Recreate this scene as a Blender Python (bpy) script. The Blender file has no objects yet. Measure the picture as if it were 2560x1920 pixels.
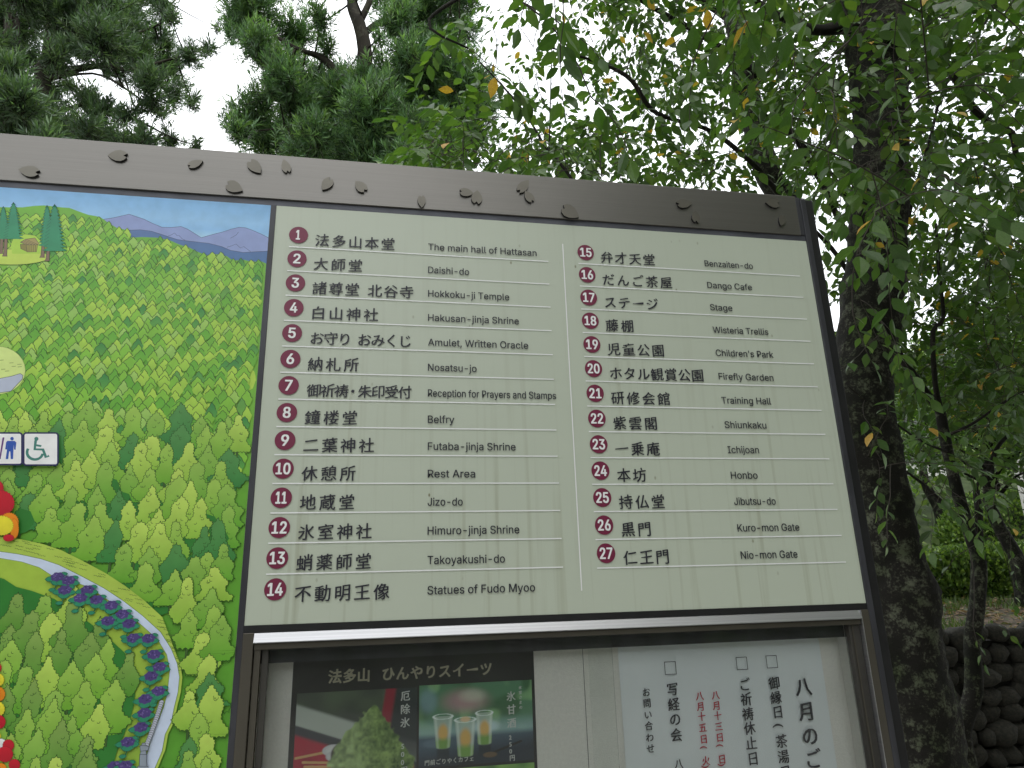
import bpy, bmesh, math, random
import numpy as np
from mathutils import Vector, Matrix, noise
from mathutils.geometry import tessellate_polygon

# ------------------------------------------------------------------ camera, world, sun, exposure
scn = bpy.context.scene
COL = scn.collection
CAM = Vector((0.20954572, -1.21628612, 1.6))
RM = Matrix(((0.9834304364685256, -0.024154423260504054, -0.17966953126303284),
             (-0.17900633309082362, -0.2860590547070461, -0.9413431626848355),
             (-0.02865849508789019, 0.9579075013053524, -0.2856429757621107)))
cam_data = bpy.data.cameras.new('camera')
cam = bpy.data.objects.new('camera', cam_data)
COL.objects.link(cam)
cam_data.sensor_width = 36
cam_data.lens = 24.431723694420576
cam_data.clip_start = 0.05
cam_data.clip_end = 600
cam.matrix_world = Matrix.Translation(CAM) @ RM.to_4x4()
scn.camera = cam

SUN_EL, SUN_AZ = math.radians(58), math.radians(150)
world = bpy.data.worlds.new('World')
scn.world = world
world.use_nodes = True
wn, wl = world.node_tree.nodes, world.node_tree.links
wn.clear()
sky = wn.new('ShaderNodeTexSky'); sky.sky_type = 'NISHITA'; sky.sun_disc = False
sky.sun_elevation = SUN_EL; sky.sun_rotation = SUN_AZ
sky.air_density = 1.5; sky.dust_density = 4.0
tc = wn.new('ShaderNodeTexCoord')
cl = wn.new('ShaderNodeTexNoise'); cl.inputs['Scale'].default_value = 2.2; cl.inputs['Detail'].default_value = 5
cr = wn.new('ShaderNodeValToRGB')
cr.color_ramp.elements[0].position = 0.3; cr.color_ramp.elements[0].color = (12.6, 13.2, 14.0, 1)
cr.color_ramp.elements[1].position = 0.7; cr.color_ramp.elements[1].color = (16.6, 16.8, 17.0, 1)
wm = wn.new('ShaderNodeMix'); wm.data_type = 'RGBA'; wm.inputs[0].default_value = 0.9
bg = wn.new('ShaderNodeBackground'); bg.inputs['Strength'].default_value = 0.09
wo = wn.new('ShaderNodeOutputWorld')
wl.new(tc.outputs['Generated'], cl.inputs['Vector']); wl.new(cl.outputs['Fac'], cr.inputs['Fac'])
wl.new(sky.outputs['Color'], wm.inputs[6]); wl.new(cr.outputs['Color'], wm.inputs[7])
wl.new(wm.outputs[2], bg.inputs['Color']); wl.new(bg.outputs[0], wo.inputs['Surface'])

sd = bpy.data.lights.new('sun', 'SUN'); sd.energy = 0.6; sd.angle = math.radians(25); sd.color = (1, 0.97, 0.92)
so = bpy.data.objects.new('sun', sd); COL.objects.link(so)
sdir = Vector((math.sin(SUN_AZ) * math.cos(SUN_EL), math.cos(SUN_AZ) * math.cos(SUN_EL), math.sin(SUN_EL)))
so.rotation_euler = sdir.to_track_quat('Z', 'Y').to_euler()
vs = scn.view_settings
vs.view_transform = 'Standard'; vs.look = 'None'; vs.gamma = 1; vs.use_curve_mapping = False
vs.exposure = 0.75
scn.cycles.max_bounces = 8
scn.cycles.transparent_max_bounces = 12

random.seed(7)
rng = np.random.default_rng(7)
F_PX = 1737.3670182699075


def at(px, py, Y):
    """point of the plane y=Y that the photograph's pixel (2560x1920) shows"""
    d = RM @ Vector((px - 1280, -(py - 960), -F_PX))
    return CAM + d * ((Y - CAM.y) / d.y)


def axis_dist(p):
    return -((RM.transposed() @ (Vector(p) - CAM)).z)


def lin(*c):
    return tuple(((v / 255) / 12.92 if v / 255 <= .04045 else ((v / 255 + .055) / 1.055) ** 2.4) for v in c)


# ------------------------------------------------------------------ materials
def mat(name, base, rough=.6, metal=0., var=0., vscale=8., bump=0., bscale=40., trans=0., coat=0., col2=None, stretch=None, spec=None, attr=None, detail=6):
    m = bpy.data.materials.new(name); m.use_nodes = True
    n, l = m.node_tree.nodes, m.node_tree.links
    b = n['Principled BSDF']
    b.inputs['Roughness'].default_value = rough; b.inputs['Metallic'].default_value = metal
    if spec is not None: b.inputs['Specular IOR Level'].default_value = spec
    if coat: b.inputs['Coat Weight'].default_value = coat; b.inputs['Coat Roughness'].default_value = .1
    b.inputs['Base Color'].default_value = (*base, 1)
    t = n.new('ShaderNodeTexCoord'); vec = t.outputs['Object']
    if stretch:
        mp = n.new('ShaderNodeMapping'); mp.inputs['Scale'].default_value = stretch
        l.new(vec, mp.inputs['Vector']); vec = mp.outputs['Vector']
    src = None
    if attr:
        a = n.new('ShaderNodeAttribute'); a.attribute_name = attr; src = a.outputs['Color']
    if var or col2:
        nz = n.new('ShaderNodeTexNoise'); nz.inputs['Scale'].default_value = vscale; nz.inputs['Detail'].default_value = detail
        l.new(vec, nz.inputs['Vector'])
        r = n.new('ShaderNodeValToRGB'); l.new(nz.outputs['Fac'], r.inputs['Fac'])
        r.color_ramp.elements[0].position = .38; r.color_ramp.elements[1].position = .64
        if src is None:
            c2 = col2 if col2 else tuple(v * (1 - var) for v in base)
            r.color_ramp.elements[0].color = (*c2, 1); r.color_ramp.elements[1].color = (*base, 1); src = r.outputs['Color']
        else:
            r.color_ramp.elements[0].color = (1 - var,) * 3 + (1,); r.color_ramp.elements[1].color = (1, 1, 1, 1)
            mx = n.new('ShaderNodeMix'); mx.data_type = 'RGBA'; mx.blend_type = 'MULTIPLY'; mx.inputs[0].default_value = 1
            l.new(src, mx.inputs[6]); l.new(r.outputs['Color'], mx.inputs[7]); src = mx.outputs[2]
    if src is not None: l.new(src, b.inputs['Base Color'])
    if bump:
        nb = n.new('ShaderNodeTexNoise'); nb.inputs['Scale'].default_value = bscale; nb.inputs['Detail'].default_value = 8
        l.new(vec, nb.inputs['Vector'])
        bp = n.new('ShaderNodeBump'); bp.inputs['Strength'].default_value = bump; bp.inputs['Distance'].default_value = .02
        l.new(nb.outputs['Fac'], bp.inputs['Height']); l.new(bp.outputs['Normal'], b.inputs['Normal'])
    if trans:
        tr = n.new('ShaderNodeBsdfTranslucent'); ms = n.new('ShaderNodeMixShader'); ms.inputs[0].default_value = trans
        if src is not None:
            mc = n.new('ShaderNodeMix'); mc.data_type = 'RGBA'; mc.blend_type = 'MULTIPLY'; mc.inputs[0].default_value = 1
            l.new(src, mc.inputs[6]); mc.inputs[7].default_value = (1.3, 1.5, .6, 1); l.new(mc.outputs[2], tr.inputs['Color'])
        else: tr.inputs['Color'].default_value = (base[0] * 1.3, base[1] * 1.5, base[2] * .6, 1)
        o = n['Material Output']
        l.new(b.outputs[0], ms.inputs[1]); l.new(tr.outputs[0], ms.inputs[2]); l.new(ms.outputs[0], o.inputs['Surface'])
    return m


def bark_mat(name, dark, lichen, amount, scale=9.):
    m = bpy.data.materials.new(name); m.use_nodes = True
    n, l = m.node_tree.nodes, m.node_tree.links; b = n['Principled BSDF']; b.inputs['Roughness'].default_value = .9
    b.inputs['Specular IOR Level'].default_value = .2
    t = n.new('ShaderNodeTexCoord')
    n1 = n.new('ShaderNodeTexNoise'); n1.inputs['Scale'].default_value = scale; n1.inputs['Detail'].default_value = 4; n1.inputs['Roughness'].default_value = .7
    n2 = n.new('ShaderNodeTexNoise'); n2.inputs['Scale'].default_value = scale * 5; n2.inputs['Detail'].default_value = 8; n2.inputs['Roughness'].default_value = .75
    n3 = n.new('ShaderNodeTexNoise'); n3.inputs['Scale'].default_value = scale * .35
    for q in (n1, n2, n3): l.new(t.outputs['Object'], q.inputs['Vector'])
    a = n.new('ShaderNodeMath'); a.operation = 'MULTIPLY_ADD'; l.new(n1.outputs['Fac'], a.inputs[0]); a.inputs[1].default_value = .55
    mm = n.new('ShaderNodeMath'); mm.operation = 'MULTIPLY'; l.new(n2.outputs['Fac'], mm.inputs[0]); mm.inputs[1].default_value = .45
    l.new(mm.outputs[0], a.inputs[2])
    r = n.new('ShaderNodeValToRGB'); l.new(a.outputs[0], r.inputs['Fac'])
    e = r.color_ramp.elements
    e[0].position = .5 - amount; e[0].color = (*dark, 1)
    e[1].position = .53 - amount; e[1].color = (*[d * 1.8 for d in dark], 1)
    x = e.new(.57 - amount); x.color = (*[v * .6 for v in lichen], 1)
    x = e.new(.62 - amount); x.color = (*lichen, 1)
    mx = n.new('ShaderNodeMix'); mx.data_type = 'RGBA'; mx.blend_type = 'MULTIPLY'; mx.inputs[0].default_value = 1
    r3 = n.new('ShaderNodeValToRGB'); l.new(n3.outputs['Fac'], r3.inputs['Fac'])
    r3.color_ramp.elements[0].position = .35; r3.color_ramp.elements[0].color = (.45, .55, .35, 1)
    r3.color_ramp.elements[1].position = .6; r3.color_ramp.elements[1].color = (1, 1, 1, 1)
    l.new(r.outputs['Color'], mx.inputs[6]); l.new(r3.outputs['Color'], mx.inputs[7]); l.new(mx.outputs[2], b.inputs['Base Color'])
    bp = n.new('ShaderNodeBump'); bp.inputs['Strength'].default_value = .8; bp.inputs['Distance'].default_value = .015
    l.new(a.outputs[0], bp.inputs['Height']); l.new(bp.outputs['Normal'], b.inputs['Normal'])
    return m


def streaked_panel(name, base, streak):
    """weathered painted sheet: thin vertical rain streaks, small rust-green specks"""
    m = bpy.data.materials.new(name); m.use_nodes = True
    n, l = m.node_tree.nodes, m.node_tree.links; b = n['Principled BSDF']; b.inputs['Roughness'].default_value = .38
    t = n.new('ShaderNodeTexCoord')
    mp = n.new('ShaderNodeMapping'); mp.inputs['Scale'].default_value = (70, 70, 2.2); l.new(t.outputs['Object'], mp.inputs['Vector'])
    n1 = n.new('ShaderNodeTexNoise'); n1.inputs['Scale'].default_value = 1; n1.inputs['Detail'].default_value = 3; l.new(mp.outputs[0], n1.inputs['Vector'])
    r1 = n.new('ShaderNodeValToRGB'); l.new(n1.outputs['Fac'], r1.inputs['Fac']); r1.color_ramp.elements[0].position = .54; r1.color_ramp.elements[1].position = .74
    mp2 = n.new('ShaderNodeMapping'); mp2.inputs['Scale'].default_value = (3, 3, 5); l.new(t.outputs['Object'], mp2.inputs['Vector'])
    n2 = n.new('ShaderNodeTexNoise'); n2.inputs['Scale'].default_value = 1; l.new(mp2.outputs[0], n2.inputs['Vector'])
    # more growth low on the sheet, where water runs down and dries
    sx = n.new('ShaderNodeSeparateXYZ'); l.new(t.outputs['Object'], sx.inputs[0])
    mr = n.new('ShaderNodeMapRange'); l.new(sx.outputs['Z'], mr.inputs['Value'])
    mr.inputs['From Min'].default_value = 1.56; mr.inputs['From Max'].default_value = 2.1; mr.inputs['To Min'].default_value = .75; mr.inputs['To Max'].default_value = .16
    k = n.new('ShaderNodeMath'); k.operation = 'MULTIPLY'; l.new(r1.outputs['Color'], k.inputs[0]); l.new(mr.outputs[0], k.inputs[1])
    k2 = n.new('ShaderNodeMath'); k2.operation = 'MULTIPLY'; l.new(k.outputs[0], k2.inputs[0]); l.new(n2.outputs['Fac'], k2.inputs[1])
    mx = n.new('ShaderNodeMix'); mx.data_type = 'RGBA'; l.new(k2.outputs[0], mx.inputs[0]); mx.inputs[6].default_value = (*base, 1); mx.inputs[7].default_value = (*streak, 1)
    v = n.new('ShaderNodeTexVoronoi'); v.inputs['Scale'].default_value = 34
    mp3 = n.new('ShaderNodeMapping'); mp3.inputs['Scale'].default_value = (1, 1, .55); l.new(t.outputs['Object'], mp3.inputs['Vector']); l.new(mp3.outputs[0], v.inputs['Vector'])
    r2 = n.new('ShaderNodeValToRGB'); l.new(v.outputs['Distance'], r2.inputs['Fac'])
    r2.color_ramp.elements[0].position = .035; r2.color_ramp.elements[0].color = (1, 1, 1, 1); r2.color_ramp.elements[1].position = .085; r2.color_ramp.elements[1].color = (0, 0, 0, 1)
    n4 = n.new('ShaderNodeTexNoise'); n4.inputs['Scale'].default_value = 9; l.new(t.outputs['Object'], n4.inputs['Vector'])
    r4 = n.new('ShaderNodeValToRGB'); l.new(n4.outputs['Fac'], r4.inputs['Fac']); r4.color_ramp.elements[0].position = .54; r4.color_ramp.elements[1].position = .70
    k3 = n.new('ShaderNodeMath'); k3.operation = 'MULTIPLY'; l.new(r2.outputs['Color'], k3.inputs[0]); l.new(r4.outputs['Color'], k3.inputs[1])
    mx2 = n.new('ShaderNodeMix'); mx2.data_type = 'RGBA'; l.new(k3.outputs[0], mx2.inputs[0]); l.new(mx.outputs[2], mx2.inputs[6]); mx2.inputs[7].default_value = (.16, .15, .07, 1)
    l.new(mx2.outputs[2], b.inputs['Base Color'])
    return m


def glass_mat(name):
    m = bpy.data.materials.new(name); m.use_nodes = True
    n, l = m.node_tree.nodes, m.node_tree.links; n.remove(n['Principled BSDF'])
    tr = n.new('ShaderNodeBsdfTransparent'); tr.inputs['Color'].default_value = (.985, .995, .99, 1)
    gl = n.new('ShaderNodeBsdfGlossy'); gl.inputs['Roughness'].default_value = .02
    fr = n.new('ShaderNodeFresnel'); fr.inputs['IOR'].default_value = 1.33
    ms = n.new('ShaderNodeMixShader'); l.new(fr.outputs[0], ms.inputs[0]); l.new(tr.outputs[0], ms.inputs[1]); l.new(gl.outputs[0], ms.inputs[2])
    df = n.new('ShaderNodeBsdfDiffuse'); df.inputs['Color'].default_value = (.5, .5, .47, 1)
    t = n.new('ShaderNodeTexCoord'); nz = n.new('ShaderNodeTexNoise'); nz.inputs['Scale'].default_value = 6; l.new(t.outputs['Object'], nz.inputs['Vector'])
    k = n.new('ShaderNodeMath'); k.operation = 'MULTIPLY'; l.new(nz.outputs['Fac'], k.inputs[0]); k.inputs[1].default_value = .04
    m2 = n.new('ShaderNodeMixShader'); l.new(k.outputs[0], m2.inputs[0]); l.new(ms.outputs[0], m2.inputs[1]); l.new(df.outputs[0], m2.inputs[2])
    l.new(m2.outputs[0], n['Material Output'].inputs['Surface'])
    return m


M = {}
M['steel'] = mat('bronze_steel', (.185, .176, .16), .36, .72, var=.05, vscale=3, bump=.03, bscale=6, stretch=(.6, 1, 60))
M['petal'] = mat('petal_steel', (.155, .145, .120), .42, .6, var=.12, vscale=20)
M['dark_frame'] = mat('dark_painted_steel', (.055, .056, .065), .45, .2, var=.35, vscale=30, stretch=(1, 1, .2))
M['channel'] = mat('weathered_channel', (.10, .105, .125), .5, .3, var=.4, vscale=35, stretch=(.3, 1, 1))
M['black_frame'] = mat('black_painted_steel', (.012, .012, .013), .5, .1, var=.3, vscale=30)
M['aluminium'] = mat('brushed_aluminium', (.52, .52, .53), .4, .9, var=.15, vscale=5, stretch=(.3, 1, 80))
M['bronze_alu'] = mat('bronze_aluminium', (.105, .095, .075), .45, .45, var=.2, vscale=12, stretch=(1, 1, .15))
M['rail'] = mat('dark_bronze_rail', (.07, .066, .058), .5, .4, var=.3, vscale=20, stretch=(1, 1, .15))
M['cream'] = streaked_panel('cream_sheet', lin(185, 193, 176), (.20, .19, .09))
M['casecloth'] = mat('case_cloth', (.82, .81, .75), .9, var=.06, vscale=200, bump=.15, bscale=500)
M['white_paint'] = mat('white_ink', (.82, .83, .82), .4)
M['ink'] = mat('black_ink', (.02, .02, .03), .5)
M['maroon'] = mat('maroon_ink', lin(114, 30, 62), .45)
M['red_ink'] = mat('red_ink', lin(190, 40, 60), .5)
M['print'] = mat('map_ink', (1, 1, 1), .42, attr='col', var=.10, vscale=45)
M['poster'] = mat('poster_ink', (1, 1, 1), .35, attr='col')
M['paper'] = mat('notice_paper', (.84, .89, .90), .7, var=.05, vscale=5)
M['gold_ink'] = mat('gold_ink', (.36, .34, .24), .5)
M['pale_ink'] = mat('pale_ink', (.62, .65, .62), .5)
M['glass'] = glass_mat('pane_glass')
M['bark'] = bark_mat('lichen_bark', (.010, .0092, .007), (.085, .092, .062), .015, 12)
M['bark_dark'] = bark_mat('dark_bark', (.014, .012, .009), (.06, .07, .045), -.05, 14)
M['bark_pod'] = bark_mat('grey_bark', (.03, .026, .02), (.09, .085, .065), -.02, 5)
M['twig'] = mat('twig_bark', (.04, .032, .022), .85, var=.4, vscale=30)
M['leaf'] = mat('cherry_leaf', (1, 1, 1), .45, attr='col', trans=.38, var=.25, vscale=9)
M['needle'] = mat('podocarp_leaf', (1, 1, 1), .4, attr='col', trans=.32)
M['hedge'] = mat('hedge_leaf', (1, 1, 1), .5, attr='col', trans=.3)
M['ground'] = mat('gravel_ground', (.44, .42, .38), .95, var=.35, vscale=30, bump=.5, bscale=60)
M['soil'] = mat('leaf_litter_soil', (.15, .105, .07), .95, col2=(.055, .05, .03), vscale=6, bump=.8, bscale=25)
M['stone'] = mat('mossy_stone', (.034, .030, .021), .9, col2=(.012, .013, .008), vscale=5, bump=.5, bscale=14)
M['crevice'] = mat('dark_earth', (.012, .011, .008), 1)
M['plaster'] = mat('white_plaster', (.78, .78, .74), .85, var=.08, vscale=3)
M['concrete'] = mat('pale_concrete', (.55, .54, .50), .85, var=.15, vscale=8)
LEAFMATS = []
for i, c in enumerate([(.068, .135, .024), (.052, .115, .022), (.085, .16, .030), (.055, .105, .032)]):
    LEAFMATS.append(mat('cherry_leaf_tone', c, .45, trans=.38, var=.25, vscale=30))
M['yellow_leaf'] = mat('yellow_leaf', (.55, .36, .04), .5, trans=.3, col2=(.30, .15, .03), vscale=40)


# ------------------------------------------------------------------ object helpers
def new_mesh(name, verts, faces, material=None, smooth=False, cols=None):
    me = bpy.data.meshes.new(name)
    if isinstance(faces, np.ndarray):
        verts = np.asarray(verts, dtype=np.float32)
        n, k = faces.shape
        me.vertices.add(len(verts)); me.vertices.foreach_set('co', verts.ravel())
        me.loops.add(n * k); me.loops.foreach_set('vertex_index', faces.astype(np.int32).ravel())
        me.polygons.add(n); me.polygons.foreach_set('loop_start', np.arange(0, n * k, k, dtype=np.int32))
        me.update(calc_edges=True)
    else:
        me.from_pydata([tuple(v) for v in verts], [], faces); me.update()
    if cols is not None:
        a = me.color_attributes.new('col', 'FLOAT_COLOR', 'POINT')
        c = np.ones((len(me.vertices), 4), dtype=np.float32); c[:, :3] = np.asarray(cols)[:, :3]
        a.data.foreach_set('color', c.ravel())
    if smooth: me.polygons.foreach_set('use_smooth', [True] * len(me.polygons))
    if material:
        for mm in (material if isinstance(material, (list, tuple)) else [material]): me.materials.append(mm)
    return me


def wloc(o):
    v = Vector((0, 0, 0))
    while o is not None: v += o.location; o = o.parent
    return v


def link(name, me, parent=None, label=None, cat=None, group=None, kind=None, loc=None, shift=True):
    """me holds world coordinates; a parented object keeps them through a shift of its mesh"""
    o = bpy.data.objects.new(name, me); COL.objects.link(o)
    if parent is not None:
        o.parent = parent
        if shift and loc is None:
            me.transform(Matrix.Translation(-wloc(parent)))
        if loc is not None: o.location = Vector(loc) - wloc(parent)
    elif loc is not None: o.location = loc
    tag(o, label, cat, group, kind)
    return o


def tag(o, label=None, cat=None, group=None, kind=None):
    if label: o['label'] = label
    if cat: o['category'] = cat
    if group: o['group'] = group
    if kind: o['kind'] = kind


def empty(name, loc, label, cat, group=None):
    o = bpy.data.objects.new(name, None); COL.objects.link(o); o.location = loc; o.empty_display_size = .1
    tag(o, label, cat, group); return o


def box_geo(x0, x1, y0, y1, z0, z1, bev=0.):
    bm = bmesh.new()
    bmesh.ops.create_cube(bm, size=1, matrix=Matrix.Translation(((x0 + x1) / 2, (y0 + y1) / 2, (z0 + z1) / 2)) @ Matrix.Diagonal((x1 - x0, y1 - y0, z1 - z0, 1)))
    if bev: bmesh.ops.bevel(bm, geom=bm.edges[:], offset=bev, segments=2, affect='EDGES', profile=.5)
    return bm


def box(name, x0, x1, y0, y1, z0, z1, material, parent=None, bev=0., **kw):
    bm = box_geo(x0, x1, y0, y1, z0, z1, bev); me = bpy.data.meshes.new(name); bm.to_mesh(me); bm.free(); me.materials.append(material)
    return link(name, me, parent, **kw)


def tube_arrays(pts, radii, sides=8, rough=0., seed=0., base=0):
    V, Fc = [], []
    pts = [Vector(p) for p in pts]; n = len(pts)
    up = Vector((0.3, 0.9, .1)).normalized()
    for i, p in enumerate(pts):
        t = (pts[min(i + 1, n - 1)] - pts[max(i - 1, 0)]).normalized()
        a = t.cross(up)
        if a.length < .05: a = t.cross(Vector((1, 0, 0)))
        a.normalize(); b = t.cross(a)
        for k in range(sides):
            th = 2 * math.pi * k / sides
            d = a * math.cos(th) + b * math.sin(th); r = radii[i]
            if rough:
                q = p + d * r
                r *= 1 + rough * noise.noise(q * 4 + Vector((seed, 0, 0))) + rough * .5 * noise.noise(q * 16) + rough * .3 * noise.noise(q * 45)
            V.append(p + d * r)
    for i in range(n - 1):
        for k in range(sides):
            k2 = (k + 1) % sides
            Fc.append((base + i * sides + k, base + i * sides + k2, base + (i + 1) * sides + k2, base + (i + 1) * sides + k))
    Fc.append(tuple(base + (n - 1) * sides + k for k in range(sides)))
    Fc.append(tuple(base + sides - 1 - k for k in range(sides)))
    return V, Fc


def smooth_path(nodes, step=.06):
    """Catmull-Rom through (Vector, radius) nodes"""
    P, Rr = [], []
    n = len(nodes)
    for i in range(n - 1):
        p0, p1, p2, p3 = nodes[max(i - 1, 0)], nodes[i], nodes[i + 1], nodes[min(i + 2, n - 1)]
        k = max(2, int((p2[0] - p1[0]).length / step))
        for j in range(k):
            t = j / k; t2, t3 = t * t, t * t * t
            P.append(.5 * ((2 * p1[0]) + (p2[0] - p0[0]) * t + (2 * p0[0] - 5 * p1[0] + 4 * p2[0] - p3[0]) * t2 + (3 * p1[0] - p0[0] - 3 * p2[0] + p3[0]) * t3))
            Rr.append(p1[1] * (1 - t) + p2[1] * t)
    P.append(nodes[-1][0]); Rr.append(nodes[-1][1])
    return P, Rr


def px_nodes(lst):
    out = []
    for (x, y, Y, w) in lst:
        p = at(x, y, Y); out.append((p, w * .5 * axis_dist(p) / F_PX))
    return out


def tube_obj(name, nodes, material, parent, sides=10, rough=.0, step=.06, **kw):
    P, Rr = smooth_path(nodes, step)
    V, Fc = tube_arrays(P, Rr, sides, rough, random.random() * 10)
    link(name, new_mesh(name, V, Fc, material, True), parent, **kw)
    return P


# ------------------------------------------------------------------ lettering
def inside(pt, poly):
    x, y = pt; r = False; j = len(poly) - 1
    for i in range(len(poly)):
        xi, yi = poly[i]; xj, yj = poly[j]
        if (yi > y) != (yj > y) and x < (xj - xi) * (y - yi) / (yj - yi) + xi: r = not r
        j = i
    return r


FONT_CACHE = {}
try: SANS = bpy.data.fonts.load(bpy.utils.system_resource('DATAFILES', path='fonts') + '/Inter.woff2')
except Exception: SANS = None



def glyph(ch, weight=0., sans=False):
    key = (ch, weight, sans)
    if key in FONT_CACHE: return FONT_CACHE[key]
    cu = bpy.data.curves.new('t', 'FONT'); cu.body = ch; cu.size = 1; cu.resolution_u = 3; cu.fill_mode = 'FRONT'; cu.offset = weight
    if sans and SANS: cu.font = SANS
    o = bpy.data.objects.new('t', cu); COL.objects.link(o)
    dg = bpy.context.evaluated_depsgraph_get(); dg.update()
    me = bpy.data.meshes.new_from_object(o.evaluated_get(dg))
    V = np.array([v.co[:2] for v in me.vertices]) if len(me.vertices) else np.zeros((0, 2))
    Fc = [tuple(p.vertices) for p in me.polygons]
    bpy.data.objects.remove(o); bpy.data.curves.remove(cu); bpy.data.meshes.remove(me)
    FONT_CACHE[key] = (V, Fc); return V, Fc


def sans_glyph(body, weight):
    """outlines filled one by one, so strokes that cross inside a letter stay clean"""
    key = ('sans', body, weight)
    if key in FONT_CACHE: return FONT_CACHE[key]
    cu = bpy.data.curves.new('t', 'FONT'); cu.body = body; cu.size = 1; cu.resolution_u = 3; cu.fill_mode = 'NONE'; cu.offset = weight
    if SANS: cu.font = SANS
    o = bpy.data.objects.new('t', cu); COL.objects.link(o)
    dg = bpy.context.evaluated_depsgraph_get(); dg.update()
    me = bpy.data.meshes.new_from_object(o.evaluated_get(dg))
    co = [v.co.to_2d() for v in me.vertices]; nb = {}
    for e in me.edges:
        a, b = e.vertices; nb.setdefault(a, []).append(b); nb.setdefault(b, []).append(a)
    bpy.data.objects.remove(o); bpy.data.curves.remove(cu); bpy.data.meshes.remove(me)
    seen, loops = set(), []
    for st in nb:
        if st in seen: continue
        lp_, cur, prev = [], st, None
        while cur not in seen:
            seen.add(cur); lp_.append(cur); nx_ = [q for q in nb[cur] if q != prev and q not in seen]; prev = cur
            if not nx_: break
            cur = nx_[0]
        if len(lp_) > 2: loops.append([(co[i].x, co[i].y) for i in lp_])
    def contains(big, small): return all(inside(p, big) for p in small[::max(1, len(small) // 8)])
    holes = {i for i, l_ in enumerate(loops) if any(j != i and contains(m_, l_) for j, m_ in enumerate(loops))}
    V, Fc, D = [], [], []
    for i, l_ in enumerate(loops):
        if i in holes: continue
        hs = [loops[h] for h in holes if contains(l_, loops[h])]
        allp = l_ + [p for h in hs for p in h]; b = len(V)
        V += allp; D += [i % 3] * len(allp)
        for t_ in tessellate_polygon([[Vector((x, y, 0)) for x, y in q_] for q_ in [l_] + hs]): Fc.append(tuple(b + k for k in t_))
    FONT_CACHE[key] = (np.array(V), Fc, D); return FONT_CACHE[key]


def text_geo(body, x0, zc, w, h, weight=0., cap=False, y=-.0016, bold=0.):
    """one line fitted to width w; cap: h is the height of capitals and zc the baseline"""
    V, Fc, D = sans_glyph(body, weight)
    V = V.copy(); x_min, x_max = V[:, 0].min(), V[:, 0].max()
    if cap:
        H = sans_glyph('H', weight)[0]; hh = H[:, 1].max()
        V[:, 1] = V[:, 1] * h / hh + zc
    else:
        lo, hi = V[:, 1].min(), V[:, 1].max(); V[:, 1] = (V[:, 1] - (lo + hi) / 2) * h / (hi - lo) + zc
    V[:, 0] = (V[:, 0] - x_min) * w / (x_max - x_min) + x0
    VV, FF = [], []
    for ci, (ox, oz) in enumerate([(0, 0)] if not bold else [(-1, -.45), (1, .55), (-.75, .65), (.65, -.7)]):
        b0 = len(VV)
        VV += [(a + ox * bold, y - k * .00002 - ci * .00006, b + oz * bold) for (a, b), k in zip(V, D)]
        FF += [tuple(b0 + i for i in f) for f in Fc]
    return VV, FF


def brush_chars(items, size, y, slant=.07, weight=.002, nib=.02):
    """items: (char, centre x, centre z, rot90); written as with a slanted nib: three shifted copies"""
    VV, FF = [], []
    for ch, cx, cz, rot in items:
        V, Fc = glyph(ch, weight)
        if not len(V): continue
        for k, s in enumerate((-1, 0, 1)):
            base = len(VV)
            for a, b in V:
                a_, b_ = a - .5, b - .37
                b_ += slant * a_
                b_ += .03 * math.sin(a_ * 5) * (1 if b_ > 0 else -.5)
                a_ += s * nib; b_ -= s * nib * .35
                if rot: a_, b_ = b_, -a_
                VV.append((cx + a_ * size, y - k * .00003, cz + b_ * size))
            FF += [tuple(base + i for i in f) for f in Fc]
    return VV, FF


# ================================================================== SETTING
def ground_height(x, y):
    if y < 4.83: return 0.
    t = max(0., y - 9.5)
    h = 1.10 + (y - 4.83) * .11 + min(t * .52, 7.2)
    k = 1. / (1 + math.exp(-(x - 1.0)))          # the bank stands to the right, the ground stays low to the left
    return h * k


gx = np.concatenate([np.linspace(-60, -4, 8), np.linspace(-2.8, 30, 70), np.linspace(34, 120, 8)])
gy = np.concatenate([np.linspace(-60, -5, 12), np.linspace(0, 4.6, 12), np.array([4.78, 4.81, 4.84]), np.linspace(5.0, 30, 76), np.linspace(34, 200, 10)])
V, Fc = [], []
for yy in gy:
    for xx in gx:
        h = ground_height(xx, yy)
        V.append((xx, yy, h + (.05 * noise.noise(Vector((xx, yy, 0)) * 1.3) if yy > 4.9 else 0)))
nx = len(gx)
for j in range(len(gy) - 1):
    for i in range(nx - 1):
        Fc.append((j * nx + i, j * nx + i + 1, (j + 1) * nx + i + 1, (j + 1) * nx + i))
M['moss'] = mat('ground_cover', (.07, .10, .03), 1, col2=(.03, .05, .015), vscale=4, bump=.6, bscale=15)
gme = new_mesh('ground', V, Fc, [M['ground'], M['soil'], M['moss']], True)
for p in gme.polygons:
    if p.center.y > 4.8: p.material_index = 1 if p.center.y < 6.9 else 2
link('ground', gme, kind='structure')

# ================================================================== INFORMATION BOARD
board = empty('information_board', (0.1, .03, 0), 'large board with a painted map and cream name list under a petal-studded metal header', 'information board')
XL = -.66            # the board's left end, beyond the picture
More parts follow.
